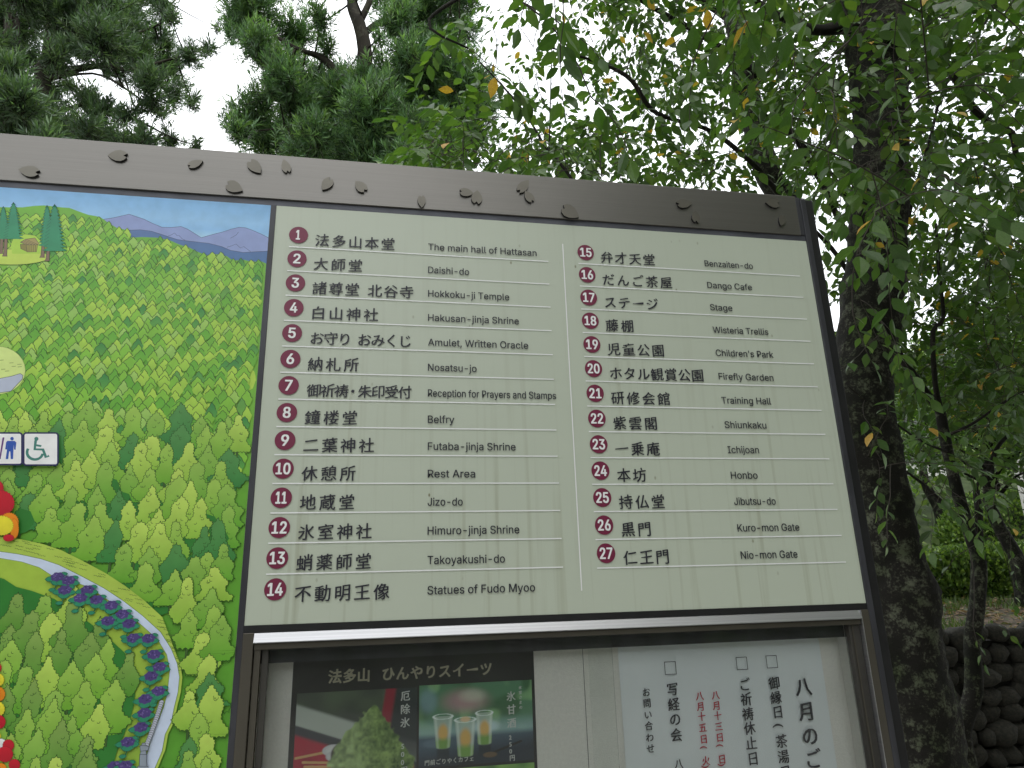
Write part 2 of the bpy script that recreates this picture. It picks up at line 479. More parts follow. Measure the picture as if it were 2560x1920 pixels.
# header, proud of the panels
hd = box('header_panel', XL, 1.0885, -.0036, .05, 2.3212, 2.4160, M['steel'], board, bev=.0008)
box('header_end_post', 1.0895, 1.1001, -.0015, .05, 2.3218, 2.4150, M['dark_frame'], board, bev=.001)
box('top_channel', XL, 1.0995, .0002, .03, 2.3091, 2.3210, M['channel'], board)
box('mullion', -.0094, -.0002, -.0012, .03, 1.0, 2.3088, M['dark_frame'], board)
box('side_trim', 1.1003, 1.1125, -.003, .034, 1.0, 2.4125, M['dark_frame'], board, bev=.001)
box('side_post', 1.1128, 1.1335, .002, .07, 0, 2.4135, M['black_frame'], board, bev=.0015)
box('side_post', XL - .03, XL - .001, .0, .07, 0, 2.4135, M['black_frame'], board, bev=.0015)
box('bottom_rail', .0002, 1.0998, -.0012, .03, 1.5490, 1.5597, M['black_frame'], board)
box('back_sheet', XL + .001, 1.111, .036, .044, 1.5, 2.405, M['dark_frame'], board)

# petals fixed on the header: (tip x,z, notch x,z)
PET = [[-0.44, 2.3422, -0.4076, 2.3389], [-0.2992, 2.3841, -0.2689, 2.387], [-0.1361, 2.3887, -0.1582, 2.3755], [-0.0315, 2.3715, -0.0533, 2.3965], [-0.0609, 2.3311, -0.09, 2.3436], [0.008, 2.4053, 0.0174, 2.378], [0.0825, 2.3449, 0.0973, 2.3705], [0.1434, 2.3695, 0.1628, 2.35], [0.2719, 2.3213, 0.2709, 2.3458], [0.3738, 2.3614, 0.3513, 2.3638], [0.3815, 2.3692, 0.3794, 2.3402], [0.4874, 2.4019, 0.4667, 2.3748], [0.479, 2.376, 0.4921, 2.3559], [0.5891, 2.3243, 0.556, 2.3448], [0.841, 2.3774, 0.8066, 2.3726], [0.8457, 2.3597, 0.8451, 2.3378], [1.0124, 2.3928, 1.0444, 2.3938], [1.0407, 2.3373, 1.0485, 2.3623], [-.60, 2.39, -.58, 2.36]]
PROF = [(0, 0), (.18, .17), (.42, .30), (.68, .33), (.88, .25), (1.0, .12), (.84, .0)]
for pi_, (ax, az, bx, bz) in enumerate(PET):
    a, b = Vector((ax, az)), Vector((bx, bz)); d = b - a; L = d.length; L = max(L, .027) * 1.04; d.normalize(); nn = Vector((-d.y, d.x))
    wgt = 1.0 + .15 * math.sin(pi_ * 2.1); sk = .12 * math.sin(pi_ * 1.3)
    out = []
    for t, w in PROF: out.append(a + d * (t * L * (1 + sk * .4 if t == 1.0 else 1)) + nn * w * L * wgt)
    for t, w in reversed(PROF[1:-1]): out.append(a + d * t * L - nn * w * L * wgt)
    bm = bmesh.new()
    vs_ = [bm.verts.new((p.x, -.0080, p.y)) for p in out]
    f = bm.faces.new(vs_); f.normal_update()
    if f.normal.y > 0: f.normal_flip()
    r = bmesh.ops.extrude_face_region(bm, geom=[f])
    bmesh.ops.translate(bm, verts=[v for v in r['geom'] if isinstance(v, bmesh.types.BMVert)], vec=(0, .0042, 0))
    bmesh.ops.recalc_face_normals(bm, faces=bm.faces[:])
    me = bpy.data.meshes.new('petal'); bm.to_mesh(me); bm.free(); me.materials.append(M['petal']); me.materials.append(M['black_frame'])
    for p in me.polygons: p.material_index = 0 if abs(p.normal.y) > .5 else 1  # black sides: the shade along each petal's thickness is put into the colour
    link('petal', me, hd)

# ---- list panel
lp = box('list_panel', .0003, 1.0999, 0, .012, 1.5600, 2.3088, M['cream'], board)
JP_L = ['法多山本堂', '大師堂', '諸尊堂 北谷寺', '白山神社', 'お守り おみくじ', '納札所', '御祈祷・朱印受付', '鐘楼堂', '二葉神社', '休憩所', '地蔵堂', '氷室神社', '蛸薬師堂', '不動明王像']
EN_L = ['The main hall of Hattasan', 'Daishi-do', 'Hokkoku-ji Temple', 'Hakusan-jinja Shrine', 'Amulet, Written Oracle', 'Nosatsu-jo', 'Reception for Prayers and Stamps', 'Belfry', 'Futaba-jinja Shrine', 'Rest Area', 'Jizo-do', 'Himuro-jinja Shrine', 'Takoyakushi-do', 'Statues of Fudo Myoo']
ENX_L = [.4987, .3638, .4408, .4583, .4747, .3754, .5243, .3336, .4444, .3701, .3475, .4465, .4196, .4708]
JPX_L = [.2214, .1622, .2578, .1938, .2564, .162, .2576, .1629, .1931, .1632, .1633, .1933, .1939, .2247]
JP_R = ['弁才天堂', 'だんご茶屋', 'ステージ', '藤棚', '児童公園', 'ホタル観賞公園', '研修会館', '紫雲閣', '一乗庵', '本坊', '持仏堂', '黒門', '仁王門']
EN_R = ['Benzaiten-do', 'Dango Cafe', 'Stage', 'Wisteria Trellis', "Children's Park", 'Firefly Garden', 'Training Hall', 'Shiunkaku', 'Ichijoan', 'Honbo', 'Jibutsu-do', 'Kuro-mon Gate', 'Nio-mon Gate']
ENX_R = [.9642, .9554, .9051, .9781, .9821, .9749, .9625, .9452, .9226, .9127, .9431, .9846, .9728]
JPX_R = [.7468, .7792, .7446, .6887, .748, .8255, .7507, .7197, .7197, .6886, .7203, .6897, .7196]


def text_obj(name, V, Fc, material, parent, **kw):
    return link(name, new_mesh(name, V, Fc, material), parent, **kw)


def flat_rect(name, x0, x1, z0, z1, material, parent, y=-.0012):
    return link(name, new_mesh(name, [(x0, y, z0), (x1, y, z0), (x1, y, z1), (x0, y, z1)], [(0, 1, 2, 3)], material), parent)


def row(n, cx, z, jp, jp0, jp1, en, en0, en1, line0, line1):
    # badge: disc with its number printed on it
    R_ = .0171; seg = 40
    V = [(cx + R_ * math.cos(2 * math.pi * k / seg), -.0012, z + R_ * math.sin(2 * math.pi * k / seg)) for k in range(seg)]
    Fc = [tuple(range(seg))]
    s = str(n)
    w = (.0062 if n == 1 else .0115 if n < 10 else .0225 if n != 11 else .0165)
    tv, tf = text_geo(s, cx - w / 2 - (.0008 if n in (1,) else 0), z, w, .0190, 0., y=-.0016, bold=.00085)
    b = len(V); V += tv; Fc += [tuple(b + i for i in f) for f in tf]
    me = new_mesh('number_badge', V, Fc, [M['maroon'], M['white_paint']])
    for i, p in enumerate(me.polygons): p.material_index = 0 if i == 0 else 1
    link('number_badge', me, lp)
    # Japanese name
    em = .0272; units = sum(.42 if c == ' ' else .72 if c == '・' else 1 for c in jp)
    lastw = 1
    pitch = (jp1 - jp0 - em * .93) / max(units - 1, 1)
    it, x = [], jp0 + em * .465
    for c in jp:
        adv = .42 if c == ' ' else .72 if c == '・' else 1
        if c != ' ':
            it.append((c, x + (-.004 if c == '・' else 0), z - .0085, False))
        x += pitch * adv
    V, Fc = brush_chars(it, min(em, pitch * 1.08), -.0016, .07, .0, .016)
    text_obj('japanese_name', V, Fc, M['ink'], lp)
    V, Fc = text_geo(en, en0, z - .0085 - .0066, en1 - en0, .0134, 0., cap=True, bold=.0002)
    text_obj('english_name', V, Fc, M['ink'], lp)
    if n != 14: flat_rect('ruled_line', line0, line1, z - .0262, z - .0240, M['white_paint'], lp)


for i in range(14):
    row(i + 1, .0438, 2.2497 - i * .04891, JP_L[i], .0745, JPX_L[i], EN_L[i], .2852 + i * .00018, ENX_L[i], .0280, .5222)
for i in range(13):
    row(i + 15, .6005 + i * .00012, 2.2492 - i * .04912, JP_R[i], .6312 + i * .0002, JPX_R[i], EN_R[i], .8560 + i * .00025, ENX_R[i], .584, 1.0712)
flat_rect('divider_line', .5525, .5547, 1.5974, 2.2656, M['white_paint'], lp)

# ---- map panel: a flat print, drawn as inks lying on the sheet
mp_ = box('map_panel', XL + .001, -.0096, 0, .012, 1.0, 2.3088, M['cream'], board)


class Ink:
    def __init__(s): s.V, s.F, s.C, s.lay = [], [], [], 1
    def y(s): return -.0003 - s.lay * .0000013
    def poly(s, pts, top, bot=None):
        s.lay += 1
        pts = [p for i, p in enumerate(pts) if i == 0 or (abs(p[0] - pts[i - 1][0]) + abs(p[1] - pts[i - 1][1])) > 1e-6]
        if len(pts) < 3: return
        z0 = min(p[1] for p in pts); z1 = max(p[1] for p in pts); b = len(s.V)
        bot = top if bot is None else bot
        for p in pts:
            t = (p[1] - z0) / max(z1 - z0, 1e-6)
            s.V.append((p[0], s.y(), p[1])); s.C.append([bot[k] * (1 - t) + top[k] * t for k in range(3)])
        for tr in tessellate_polygon([[Vector((p[0], p[1], 0)) for p in pts]]): s.F.append(tuple(b + i for i in tr))
    def line(s, pts, w=.0008, c=(.03, .04, .03)):
        s.lay += 1; b = len(s.V); n = len(pts)
        for i in range(n):
            a = pts[max(i - 1, 0)]; d = pts[min(i + 1, n - 1)]
            dx, dz = d[0] - a[0], d[1] - a[1]; L = math.hypot(dx, dz) or 1
            ox, oz = -dz / L * w / 2, dx / L * w / 2
            s.V += [(pts[i][0] + ox, s.y(), pts[i][1] + oz), (pts[i][0] - ox, s.y(), pts[i][1] - oz)]; s.C += [c, c]
        for i in range(n - 1): s.F.append((b + 2 * i, b + 2 * i + 1, b + 2 * i + 3, b + 2 * i + 2))
    def build(s, name, parent):
        n = len(s.V)
        me = bpy.data.meshes.new(name)
        tris = []
        for f in s.F:
            tris.append(f[:3])
            if len(f) == 4: tris.append((f[0], f[2], f[3]))
        me = new_mesh(name, np.array(s.V), np.array(tris), M['print'], False, np.array(s.C))
        # every ink faces the viewer
        return link(name, me, parent)


def c1(x, y): p = at(x / 3.16, 300 + y / 3.16, 0); return (p.x, p.z)
def c2(x, y): p = at(x / 3.16, 800 + y / 3.16, 0); return (p.x, p.z)
def c3(x, y): p = at(x / 2.6757, 1300 + y / 2.6757, 0); return (p.x, p.z)
IL = .79
def L_(*c): v = lin(*c); k = .94 if v[2] > v[1] else 1.; return tuple(min(q / IL * k * (1.10 if (i == 2 and v[2] > v[1]) else 1), .9) for i, q in enumerate(v))
LT, MD, GR, DK = L_(164, 196, 72), L_(122, 176, 54), L_(90, 156, 46), L_(46, 122, 62)
MD2, GR2, DK2 = L_(112, 165, 42), L_(82, 148, 32), L_(38, 108, 34)
BG = L_(106, 164, 52); DEEP = L_(42, 112, 40)
UR, UL = -.0098, XL + .002
ink = Ink()
# sky, banded with soft cloud
zt = 2.3086
bands = [(zt, L_(118, 166, 200)), (2.29, L_(126, 174, 206)), (2.268, L_(140, 184, 212)), (2.25, L_(132, 178, 210)), (2.235, L_(158, 198, 220)), (2.215, L_(165, 200, 218)), (2.19, L_(175, 205, 220)), (2.1, L_(175, 205, 220))]
for (za, ca), (zb, cb) in zip(bands, bands[1:]):
    ink.poly([(UL, zb), (UR, zb), (UR, za), (UL, za)], ca, cb)
for (x, y, w, h) in []:
    for k in range(5):
        s_ = 1 - k * .17; cx, cy = x, y
        pts = [c1(cx + w * s_ * math.cos(a), cy + h * s_ * math.sin(a)) for a in np.linspace(0, 2 * math.pi, 24, endpoint=False)]
        f = k / 5; ink.poly(pts, tuple(v * (1 + .035 * k) for v in L_(160, 198, 219)))
# far mountains
m1 = [(820, 785), (900, 772), (1020, 745), (1080, 765), (1140, 785), (1200, 815), (1280, 848), (1350, 850), (1430, 842), (1480, 862), (1530, 892), (1590, 930), (1680, 905), (1760, 885), (1830, 862), (1890, 848), (1940, 852), (1990, 870), (2060, 900), (2124, 932)]
ink.poly([c1(*p) for p in m1] + [c1(2120, 1150), c1(1000, 1150), c1(820, 850)], L_(132, 146, 182), L_(140, 155, 190))
ink.line([c1(*p) for p in m1], .0008, L_(60, 65, 90))
for pl in [[(1330, 915), (1350, 910), (1380, 893), (1400, 915), (1415, 912), (1440, 940), (1465, 950)], [(1795, 1005), (1830, 995), (1865, 980), (1900, 1012), (1925, 1000), (1980, 1040)], [(1820, 935), (1865, 910), (1885, 885)]]:
    ink.line([c1(*p) for p in pl], .0007, L_(60, 65, 90))
m2 = [(1005, 872), (1110, 868), (1200, 880), (1300, 912), (1400, 945), (1500, 958), (1650, 975), (1750, 1000), (1820, 1030), (1920, 1047), (2118, 1036)]
ink.poly([c1(*p) for p in m2] + [c1(2118, 1200), c1(1005, 1000)], L_(84, 112, 150), L_(70, 110, 152))
ink.line([c1(*p) for p in m2], .0008, L_(50, 60, 80))
# hill
edge = [(-900, 760), (-200, 700), (0, 690), (180, 690), (260, 680), (350, 675), (480, 690), (550, 695), (620, 722), (700, 750), (790, 765), (860, 815), (920, 850), (1000, 870), (1040, 930), (1120, 925), (1250, 930), (1340, 950), (1420, 985), (1500, 1010), (1560, 1040), (1630, 1070), (1720, 1060), (1790, 1075), (1840, 1110), (1930, 1105), (1990, 1120), (2060, 1115), (2112, 1135)]
EP = [c1(*p) for p in edge]; EP = [(UL, EP[0][1])] + [p for p in EP if p[0] > UL]; EP[-1] = (UR, EP[-1][1])
ink.poly(EP + [(UR, 1.002), (UL, 1.002)], BG)
ex, ez = [p[0] for p in EP], [p[1] for p in EP]
ink.poly([(UL, 1.80), (UR, 1.80), (UR, 1.002), (UL, 1.002)], L_(92, 150, 44), L_(74, 142, 40))
for k in range(40):
    u, z = UL + random.random() * (UR - UL - .03) + .015, 1.80 + random.uniform(-.01, .012)
    ink.poly([(u + .015 * math.cos(a), z + .012 * math.sin(a)) for a in np.linspace(0, 6.283, 9)[:-1]], L_(80, 142, 48))
L0 = ink.lay
for k in range(520):        # watercolour patches under the line work
    u, z = random.uniform(UL + .02, UR - .014), random.uniform(1.78, 2.24)
    if z > np.interp(u, ex, ez) - .02: continue
    r = random.uniform(.006, .018); n_ = 9
    ph = random.random() * 6
    ink.poly([(min(UR, max(UL, u + r * (1 + .25 * math.sin(3 * a + ph)) * math.cos(a))), z + r * .8 * math.sin(a)) for a in np.linspace(0, 2 * math.pi, n_, endpoint=False)], random.choice([LT, MD, GR, BG, MD, GR]))


def mixc(a, b, t): return tuple(a[k] * (1 - t) + b[k] * t for k in range(3))


def chevron(u, z, w, h, fill):
    n_ = 6; L, R = [], []
    asym = random.uniform(.8, 1.2)
    for i in range(n_ + 1):
        t = i / n_; s_ = math.sin(i * 2.2) * w * .035
        L.append((u - w / 2 * (t ** .85) * asym - s_, z - h * t))
        R.append((u + w / 2 * (t ** .85) - s_, z - h * t * random.uniform(.93, 1.0)))
    L = [(min(max(p[0], UL), UR), p[1]) for p in L]; R = [(min(max(p[0], UL), UR), p[1]) for p in R]
    body = list(reversed(L)) + R[1:] + [((u + w * .3), z - h * 1.5), (u, z - h * 1.75), ((u - w * .3), z - h * 1.45)]
    body = [(min(max(p[0], UL), UR), p[1]) for p in body]
    ink.poly(body, fill, mixc(fill, BG, .55))
    cut = random.choice([3, 4, 5, 6]); cut2 = random.choice([4, 5, 6])
    ink.line(list(reversed(L[:cut2 + 1])) + R[1:cut + 1], .0010, L_(44, 70, 30))


z = 2.262
while z > 1.80:
    g = np.interp(z, [1.8, 2.0, 2.26], [1.45, 1.2, 1.0]); w = .0165 * g; h = .0125 * g
    u = UL + random.random() * w; L0 = ink.lay + 2; kk = 0
    while u < UR - w * .45:
        ink.lay = L0 + (kk % 3) * 3; kk += 1
        zz = z + random.uniform(-.003, .003) - .0 * u
        if zz < np.interp(u, ex, ez) + .006:
            c = random.choices([LT, MD, GR, DK, L_(150, 185, 95)], [30, 34, 20, 9, 12])[0]
            c = mixc(c, random.choice([LT, MD, GR]), random.random() * .2)
            chevron(u, zz, w * random.uniform(.85, 1.2), h * random.uniform(.85, 1.25), c)
        u += w * random.uniform(.72, 1.05)
    z -= .0092 * g; ink.lay = L0 + 10


def cloud_tree(u, z, w, h, c, trunk=True, tc=(.03, .05, .015)):
    """rounded lobed tree, (u,z) the foot of its crown"""
    if trunk:
        lw = .0014
        ink.poly([(u - lw, z - h * .28), (u + lw, z - h * .28), (u + lw, z + .01), (u - lw, z + .01)], L_(58, 92, 30))
        ink.line([(u - lw, z - h * .28), (u - lw, z + .003)], .0007); ink.line([(u + lw, z - h * .28), (u + lw, z + .003)], .0007)
    n_ = 30; ph = random.random() * 6; lean = random.uniform(-.12, .12) * w; tiers = random.choice([1.5, 2, 2.5])
    def hw(t):
        return w * .5 * (.16 + .98 * (1 - t) ** .95) * (1 + .26 * math.sin(tiers * 6.283 * (1 - t) + ph)) * math.sqrt(max(0, 1 - max(0, (t - .82) / .18) ** 2)) * (.80 + .2 * min(1, t / .12))
    Ls, Rs = [], []
    for i in range(n_ + 1):
        t = i / n_; sc = w * .035 * abs(math.sin(i * 1.45 + ph)); sc2 = w * .035 * abs(math.sin(i * 1.38 + ph + 1))
        Ls.append((u - hw(t) - sc * (t < .96) + lean * t, z + h * t)); Rs.append((u + hw(t) + sc2 * (t < .96) + lean * t, z + h * t))
    bot = [(u + hw(0) * (1 - 2 * k / 9), z - .003 - .0028 * abs(math.sin(k * 1.57 + .4))) for k in range(10)]
    raw = list(reversed(Rs)) + bot + Ls; raw = raw[:-1]
    acc, pts, seg = 0, [raw[0]], [raw[0]]
    for p in raw[1:] + raw[:1]:
        acc += math.hypot(p[0] - seg[-1][0], p[1] - seg[-1][1]); seg.append(p)
        if acc > .0046:
            a_, b_ = seg[0], seg[-1]; dx, dz = b_[0] - a_[0], b_[1] - a_[1]; bl = random.uniform(.28, .42)
            for f in (.25, .5, .75): pts.append((a_[0] + dx * f + dz * bl * math.sin(math.pi * f), a_[1] + dz * f - dx * bl * math.sin(math.pi * f)))
            pts.append(b_); acc, seg = 0, [b_]
    if sum((pts[k][0] * pts[(k + 1) % len(pts)][1] - pts[(k + 1) % len(pts)][0] * pts[k][1]) for k in range(len(pts))) < -1e9: pass
    pts = [(min(max(p[0], UL), UR), p[1]) for p in pts]
    hi = mixc(c, L_(200, 212, 120), .35 if c is not DK else .1)
    ink.poly(pts, hi, mixc(c, L_(84, 146, 34) if c is not DK else DEEP, .6))
    for k in range(0):
        aa, bb = random.uniform(.25, .8), random.uniform(-.25, .25)
        r = w * random.uniform(.12, .22)
        ink.poly([(min(UR, u + bb * w * (1 - aa) + r * math.cos(t)), z + aa * h + r * .55 * math.sin(t)) for t in np.linspace(0, 6.283, 9)[:-1]], mixc(c, LT if random.random() < .6 else GR, .45))
    ink.line(pts + pts[:1], .0009, L_(34, 72, 20))
    for k in range(5):
        aa, bb = random.uniform(.06, .8), random.uniform(-.38, .38)
        x0, z0 = u + bb * w * (1 - aa), z + aa * h; r = random.uniform(.0018, .003)
        ink.line([(x0 + r * math.cos(t), z0 + r * math.sin(t)) for t in (np.linspace(3.6, 6.6, 5) if k % 2 else np.linspace(2.6, 5.4, 5))], .0008, L_(50, 85, 30))


PO = [c3(*p) for p in [(-900, 330), (-500, 250), (0, 210), (130, 228), (280, 260), (400, 300), (560, 380), (700, 455), (830, 540), (960, 640), (1080, 750), (1150, 860), (1190, 960), (1205, 1050), (1195, 1150), (1170, 1250), (1150, 1350), (1110, 1430), (1090, 1540), (1040, 1659), (960, 1850), (850, 2300)]]
PI = [c3(*p) for p in [(-900, 420), (-500, 310), (0, 255), (150, 280), (270, 318), (350, 370), (450, 395), (600, 450), (720, 530), (850, 620), (960, 710), (1060, 800), (1120, 900), (1140, 1000), (1125, 1150), (1100, 1250), (1060, 1350), (1020, 1450), (990, 1560), (930, 1659), (840, 1850), (700, 2300)]]
PO = [p for p in PO if p[0] > UL]; PI = [p for p in PI if p[0] > UL]
PO = [(UL, PO[0][1])] + PO; PI = [(UL, PI[0][1])] + PI


LC = ink.lay
OUT = PO + [(UL, 1.0)]
z = 1.845
late = []
while z > .98:
    u = UL + .02 + random.random() * .02; L0 = ink.lay + 1; kk = 0
    while u < UR - .018:
        ink.lay = L0 + (kk % 4) * 12; kk += 1
        zz = z + random.uniform(-.01, .01)
        t_ = (u, zz, random.uniform(.036, .056), random.uniform(.052, .078), random.choices([LT, MD2, GR2, DK], [30, 34, 24, 12])[0])
        if u + t_[2] / 2 > UR: t_ = (UR - t_[2] / 2 - .002,) + t_[1:]
        if inside((u, zz - .012), OUT): pass
        elif zz < 1.60:
            if not inside((u - t_[2] * .42, zz + .01), OUT) and not inside((u - t_[2] * .4, zz - .006), OUT): late.append(t_)
        else:
            if random.random() < .55: ink.poly([(u + .02 + .028 * math.cos(a), zz - .004 + .022 * math.sin(a)) for a in np.linspace(0, 6.283, 9)[:-1] if u + .05 < UR], DEEP) if u + .05 < UR else None
            cloud_tree(*t_)
        u += random.uniform(.026, .042)
    z -= .031; ink.lay = L0 + 50
# lighter verge above the path, the path itself, the wood inside its bend
ink.poly([(p[0], min(p[1] + .022, 2)) if i < 12 else (min(p[0] + .004, UR), p[1]) for i, p in enumerate(PO)] + [(UL, 1.002)], L_(160, 185, 75))
for k in range(70):
    i = random.randrange(1, min(14, len(PO) - 1)); t = random.random()
    x0 = PO[i][0] * (1 - t) + PO[i + 1][0] * t; z0 = PO[i][1] * (1 - t) + PO[i + 1][1] * t + random.uniform(.004, .019)
    ink.line([(x0 + .004 * s_, z0 + .0016 * abs(math.sin(s_ * 3)) - .001 * s_) for s_ in np.linspace(-1.4, 1.4, 7)], .0007, L_(80, 110, 45))
PB = [(UL, 1.002), (PO[-1][0], 1.002)] if PO[-1][1] > 1.0 else [(UL, 1.002)]
ink.poly([(p[0], max(p[1], 1.002)) for p in PO] + [(UL, 1.002)], L_(192, 205, 220))
ink.line([(p[0], max(p[1], 1.002)) for p in PO], .0008, L_(95, 120, 55))
INN = [(p[0], max(p[1], 1.002)) for p in PI] + [(UL, 1.002)]
ink.poly(INN, L_(150, 178, 62), L_(120, 160, 55))
ink.line([(p[0], max(p[1], 1.002)) for p in PI], .0006, L_(95, 120, 55))
for t_ in late: cloud_tree(*t_)
WOOD = [(p[0] - .045, p[1] - .016) for p in INN[1:-1]]; WOOD = [(UL, WOOD[0][1])] + WOOD + [(UL, 1.002)]
ink.poly([(max(p[0], UL), max(p[1], 1.002)) for p in WOOD], DEEP)
z = 1.56
while z > .98:
    u = UL + .02 + random.random() * .03; L0 = ink.lay + 1; kk = 0
    while u < -.07:
        ink.lay = L0 + (kk % 4) * 12; kk += 1
        zz = z + random.uniform(-.008, .008)
        if inside((u + .012, zz + .015), WOOD):
            cloud_tree(u, zz, random.uniform(.036, .052), random.uniform(.054, .078), random.choices([LT, MD2, GR2, DK2], [26, 26, 26, 22])[0])
        u += random.uniform(.028, .042)
    z -= .033; ink.lay = L0 + 50
# hydrangeas along the path
TEAL, PURP = L_(40, 125, 92), L_(72, 58, 110)
for (x, y) in [(397, 381), (470, 405), (445, 468), (595, 467), (549, 521), (657, 533), (755, 570), (828, 630), (732, 674), (872, 692), (902, 788), (1002, 790), (1038, 897), (1075, 980), (1020, 1040), (1068, 1140), (981, 1193), (975, 1286), (952, 1380), (866, 1478), (776, 1640), (848, 1637)]:
    cx, cz = c3(x, y)
    ink.line([(cx, cz), (cx + .001, cz - .009), (cx - .002, cz - .019)], .0016, L_(30, 95, 60))
    for (dx, dz, r) in [(-.010, -.003, .0062), (.009, -.004, .0062), (.000, -.008, .0075), (-.005, -.019, .0046), (.008, .004, .005)]:
        ink.poly([(cx + dx + r * math.cos(a) * (1.25 if abs(math.sin(a)) < .2 else 1), cz + dz + r * .62 * math.sin(a)) for a in np.linspace(0, 6.283, 13)[:-1]], TEAL)
        ink.line([(cx + dx + r * math.cos(a), cz + dz + r * .62 * math.sin(a)) for a in np.linspace(0, 6.283, 13)], .0005, L_(25, 70, 55))
    ink.poly([(cx + .0096 * math.cos(a) * (1 + .1 * math.sin(7 * a)), cz + .0068 * math.sin(a) * (1 + .1 * math.sin(7 * a))) for a in np.linspace(0, 6.283, 25)[:-1]], PURP)
    for k in range(9):
        a, r = random.random() * 6.28, random.random() ** .5
        x0, z0 = cx + .0074 * r * math.cos(a), cz + .0050 * r * math.sin(a)
        ink.poly([(x0 + .0013 * math.cos(t), z0 + .0011 * math.sin(t)) for t in np.linspace(0, 6.283, 6)[:-1]], random.choice([L_(105, 88, 140), L_(50, 38, 80)]))
# stone lantern and low wall of pebbles by the path
for k in range(22):
    t = k / 21; x = 1105 - 90 * t - 15 * t * t; y = 1215 + 300 * t
    cx, cz = c3(x - 16, y)
    ink.poly([(cx + .0035 * math.cos(a), cz + .0032 * math.sin(a)) for a in np.linspace(0, 6.283, 8)[:-1]], L_(175, 180, 185)); ink.line([(cx + .0035 * math.cos(a), cz + .0032 * math.sin(a)) for a in np.linspace(0, 6.283, 8)], .0006, L_(70, 75, 80))
LG = L_(135, 145, 150); LO = L_(60, 66, 72)
for pts in [[(930, 1640), (1002, 1640), (1002, 1659), (930, 1670)], [(945, 1560), (990, 1560), (992, 1640), (942, 1640)], [(955, 1535), (985, 1535), (990, 1562), (946, 1562)], [(945, 1505), (970, 1498), (1006, 1510), (1000, 1535), (950, 1540)], [(960, 1485), (982, 1485), (986, 1503), (958, 1503)]]:
    q = [c3(*p) for p in pts]; ink.poly(q, LG); ink.line(q + q[:1], .0008, LO)
LEND = ink.lay; ink.lay = LC + 4
# conifers, hut and clearing up on the hill
q = [c1(300 * math.cos(a) + 90, 1085 + 62 * math.sin(a)) for a in np.linspace(0, 6.283, 28)[:-1]]; ink.poly(q, L_(178, 200, 84)); ink.line(q + q[:1], .0008, L_(80, 105, 50))
q = [c1(*p) for p in [(90, 980), (110, 935), (200, 905), (280, 915), (330, 960), (330, 1060), (100, 1060)]]; ink.poly(q, L_(160, 195, 70)); ink.line(q[:5], .0008, L_(80, 105, 50))
for (x, y0, y1) in [(345, 975, 1090), (385, 985, 1118), (18, 925, 1060), (50, 920, 1080), (-60, 930, 1090)]:
    q = [c1(x - 10, y0), c1(x + 14, y0), c1(x + 8, y1 - 10), c1(x + 14, y1), c1(x - 30, y1), c1(x - 18, y1 - 20)]; ink.poly(q, L_(120, 100, 80)); ink.line(q + q[:1], .0007)
for (x, yt, yb, w) in [(375, 665, 985, 105), (435, 657, 1025, 150), (30, 675, 930, 100), (110, 642, 930, 125), (-90, 690, 960, 150), (-240, 670, 940, 120)]:
    n_ = 13; Lp, Rp = [], []
    for i in range(n_ + 1):
        t = i / n_; ww = w * .5 * (t ** .62)
        Lp += [c1(x - ww * 1.3, yt + (yb - yt) * t + 10), c1(x - ww * .72, yt + (yb - yt) * t + 14)]
        Rp += [c1(x + ww * 1.3, yt + (yb - yt) * t + 10), c1(x + ww * .72, yt + (yb - yt) * t + 14)]
    q = list(reversed(Lp)) + Rp; ink.poly(q, L_(38, 126, 92), L_(46, 132, 92)); ink.line(q, .0008, L_(22, 66, 52))
q = [c1(*p) for p in [(165, 970), (205, 945), (280, 935), (315, 985), (235, 1000)]]; ink.poly(q, L_(150, 135, 85)); ink.line(q + q[:1], .0008)
for k in range(4):
    ink.line([c1(175 + k * 12, 965 - k * 6), c1(245 + k * 18, 995 - k * 3)], .0006)
q = [c1(*p) for p in [(165, 985), (210, 985), (218, 1045), (168, 1020)]]; ink.poly(q, L_(125, 118, 60)); ink.line(q + q[:1], .0007)
q = [c1(*p) for p in [(210, 990), (302, 990), (292, 1045), (218, 1047)]]; ink.poly(q, L_(142, 135, 70)); ink.line(q + q[:1], .0007)
for k in range(5): ink.line([c1(225 + k * 15, 992), c1(226 + k * 14, 1044)], .0005)
# clearing and road at the left edge
q = [c2(-20 + 225 * math.cos(a), 400 + 190 * math.sin(a)) for a in np.linspace(0, 6.283, 28)[:-1]]; ink.poly(q, L_(195, 212, 130)); ink.line(q + q[:1], .0006, L_(110, 140, 60))
q = [c2(*p) for p in [(-400, 470), (0, 465), (100, 445), (165, 425), (185, 440), (180, 470), (90, 565), (0, 578), (-400, 590)]]; ink.poly(q, L_(172, 180, 190)); ink.line(q + q[:1], .0008)
for k in range(14):
    x0, z0 = c2(random.uniform(-200, 150), random.uniform(320, 410)); ink.line([(x0, z0), (x0 + .006, z0 + .0006)], .0008, L_(90, 120, 50))
ink.lay = LEND
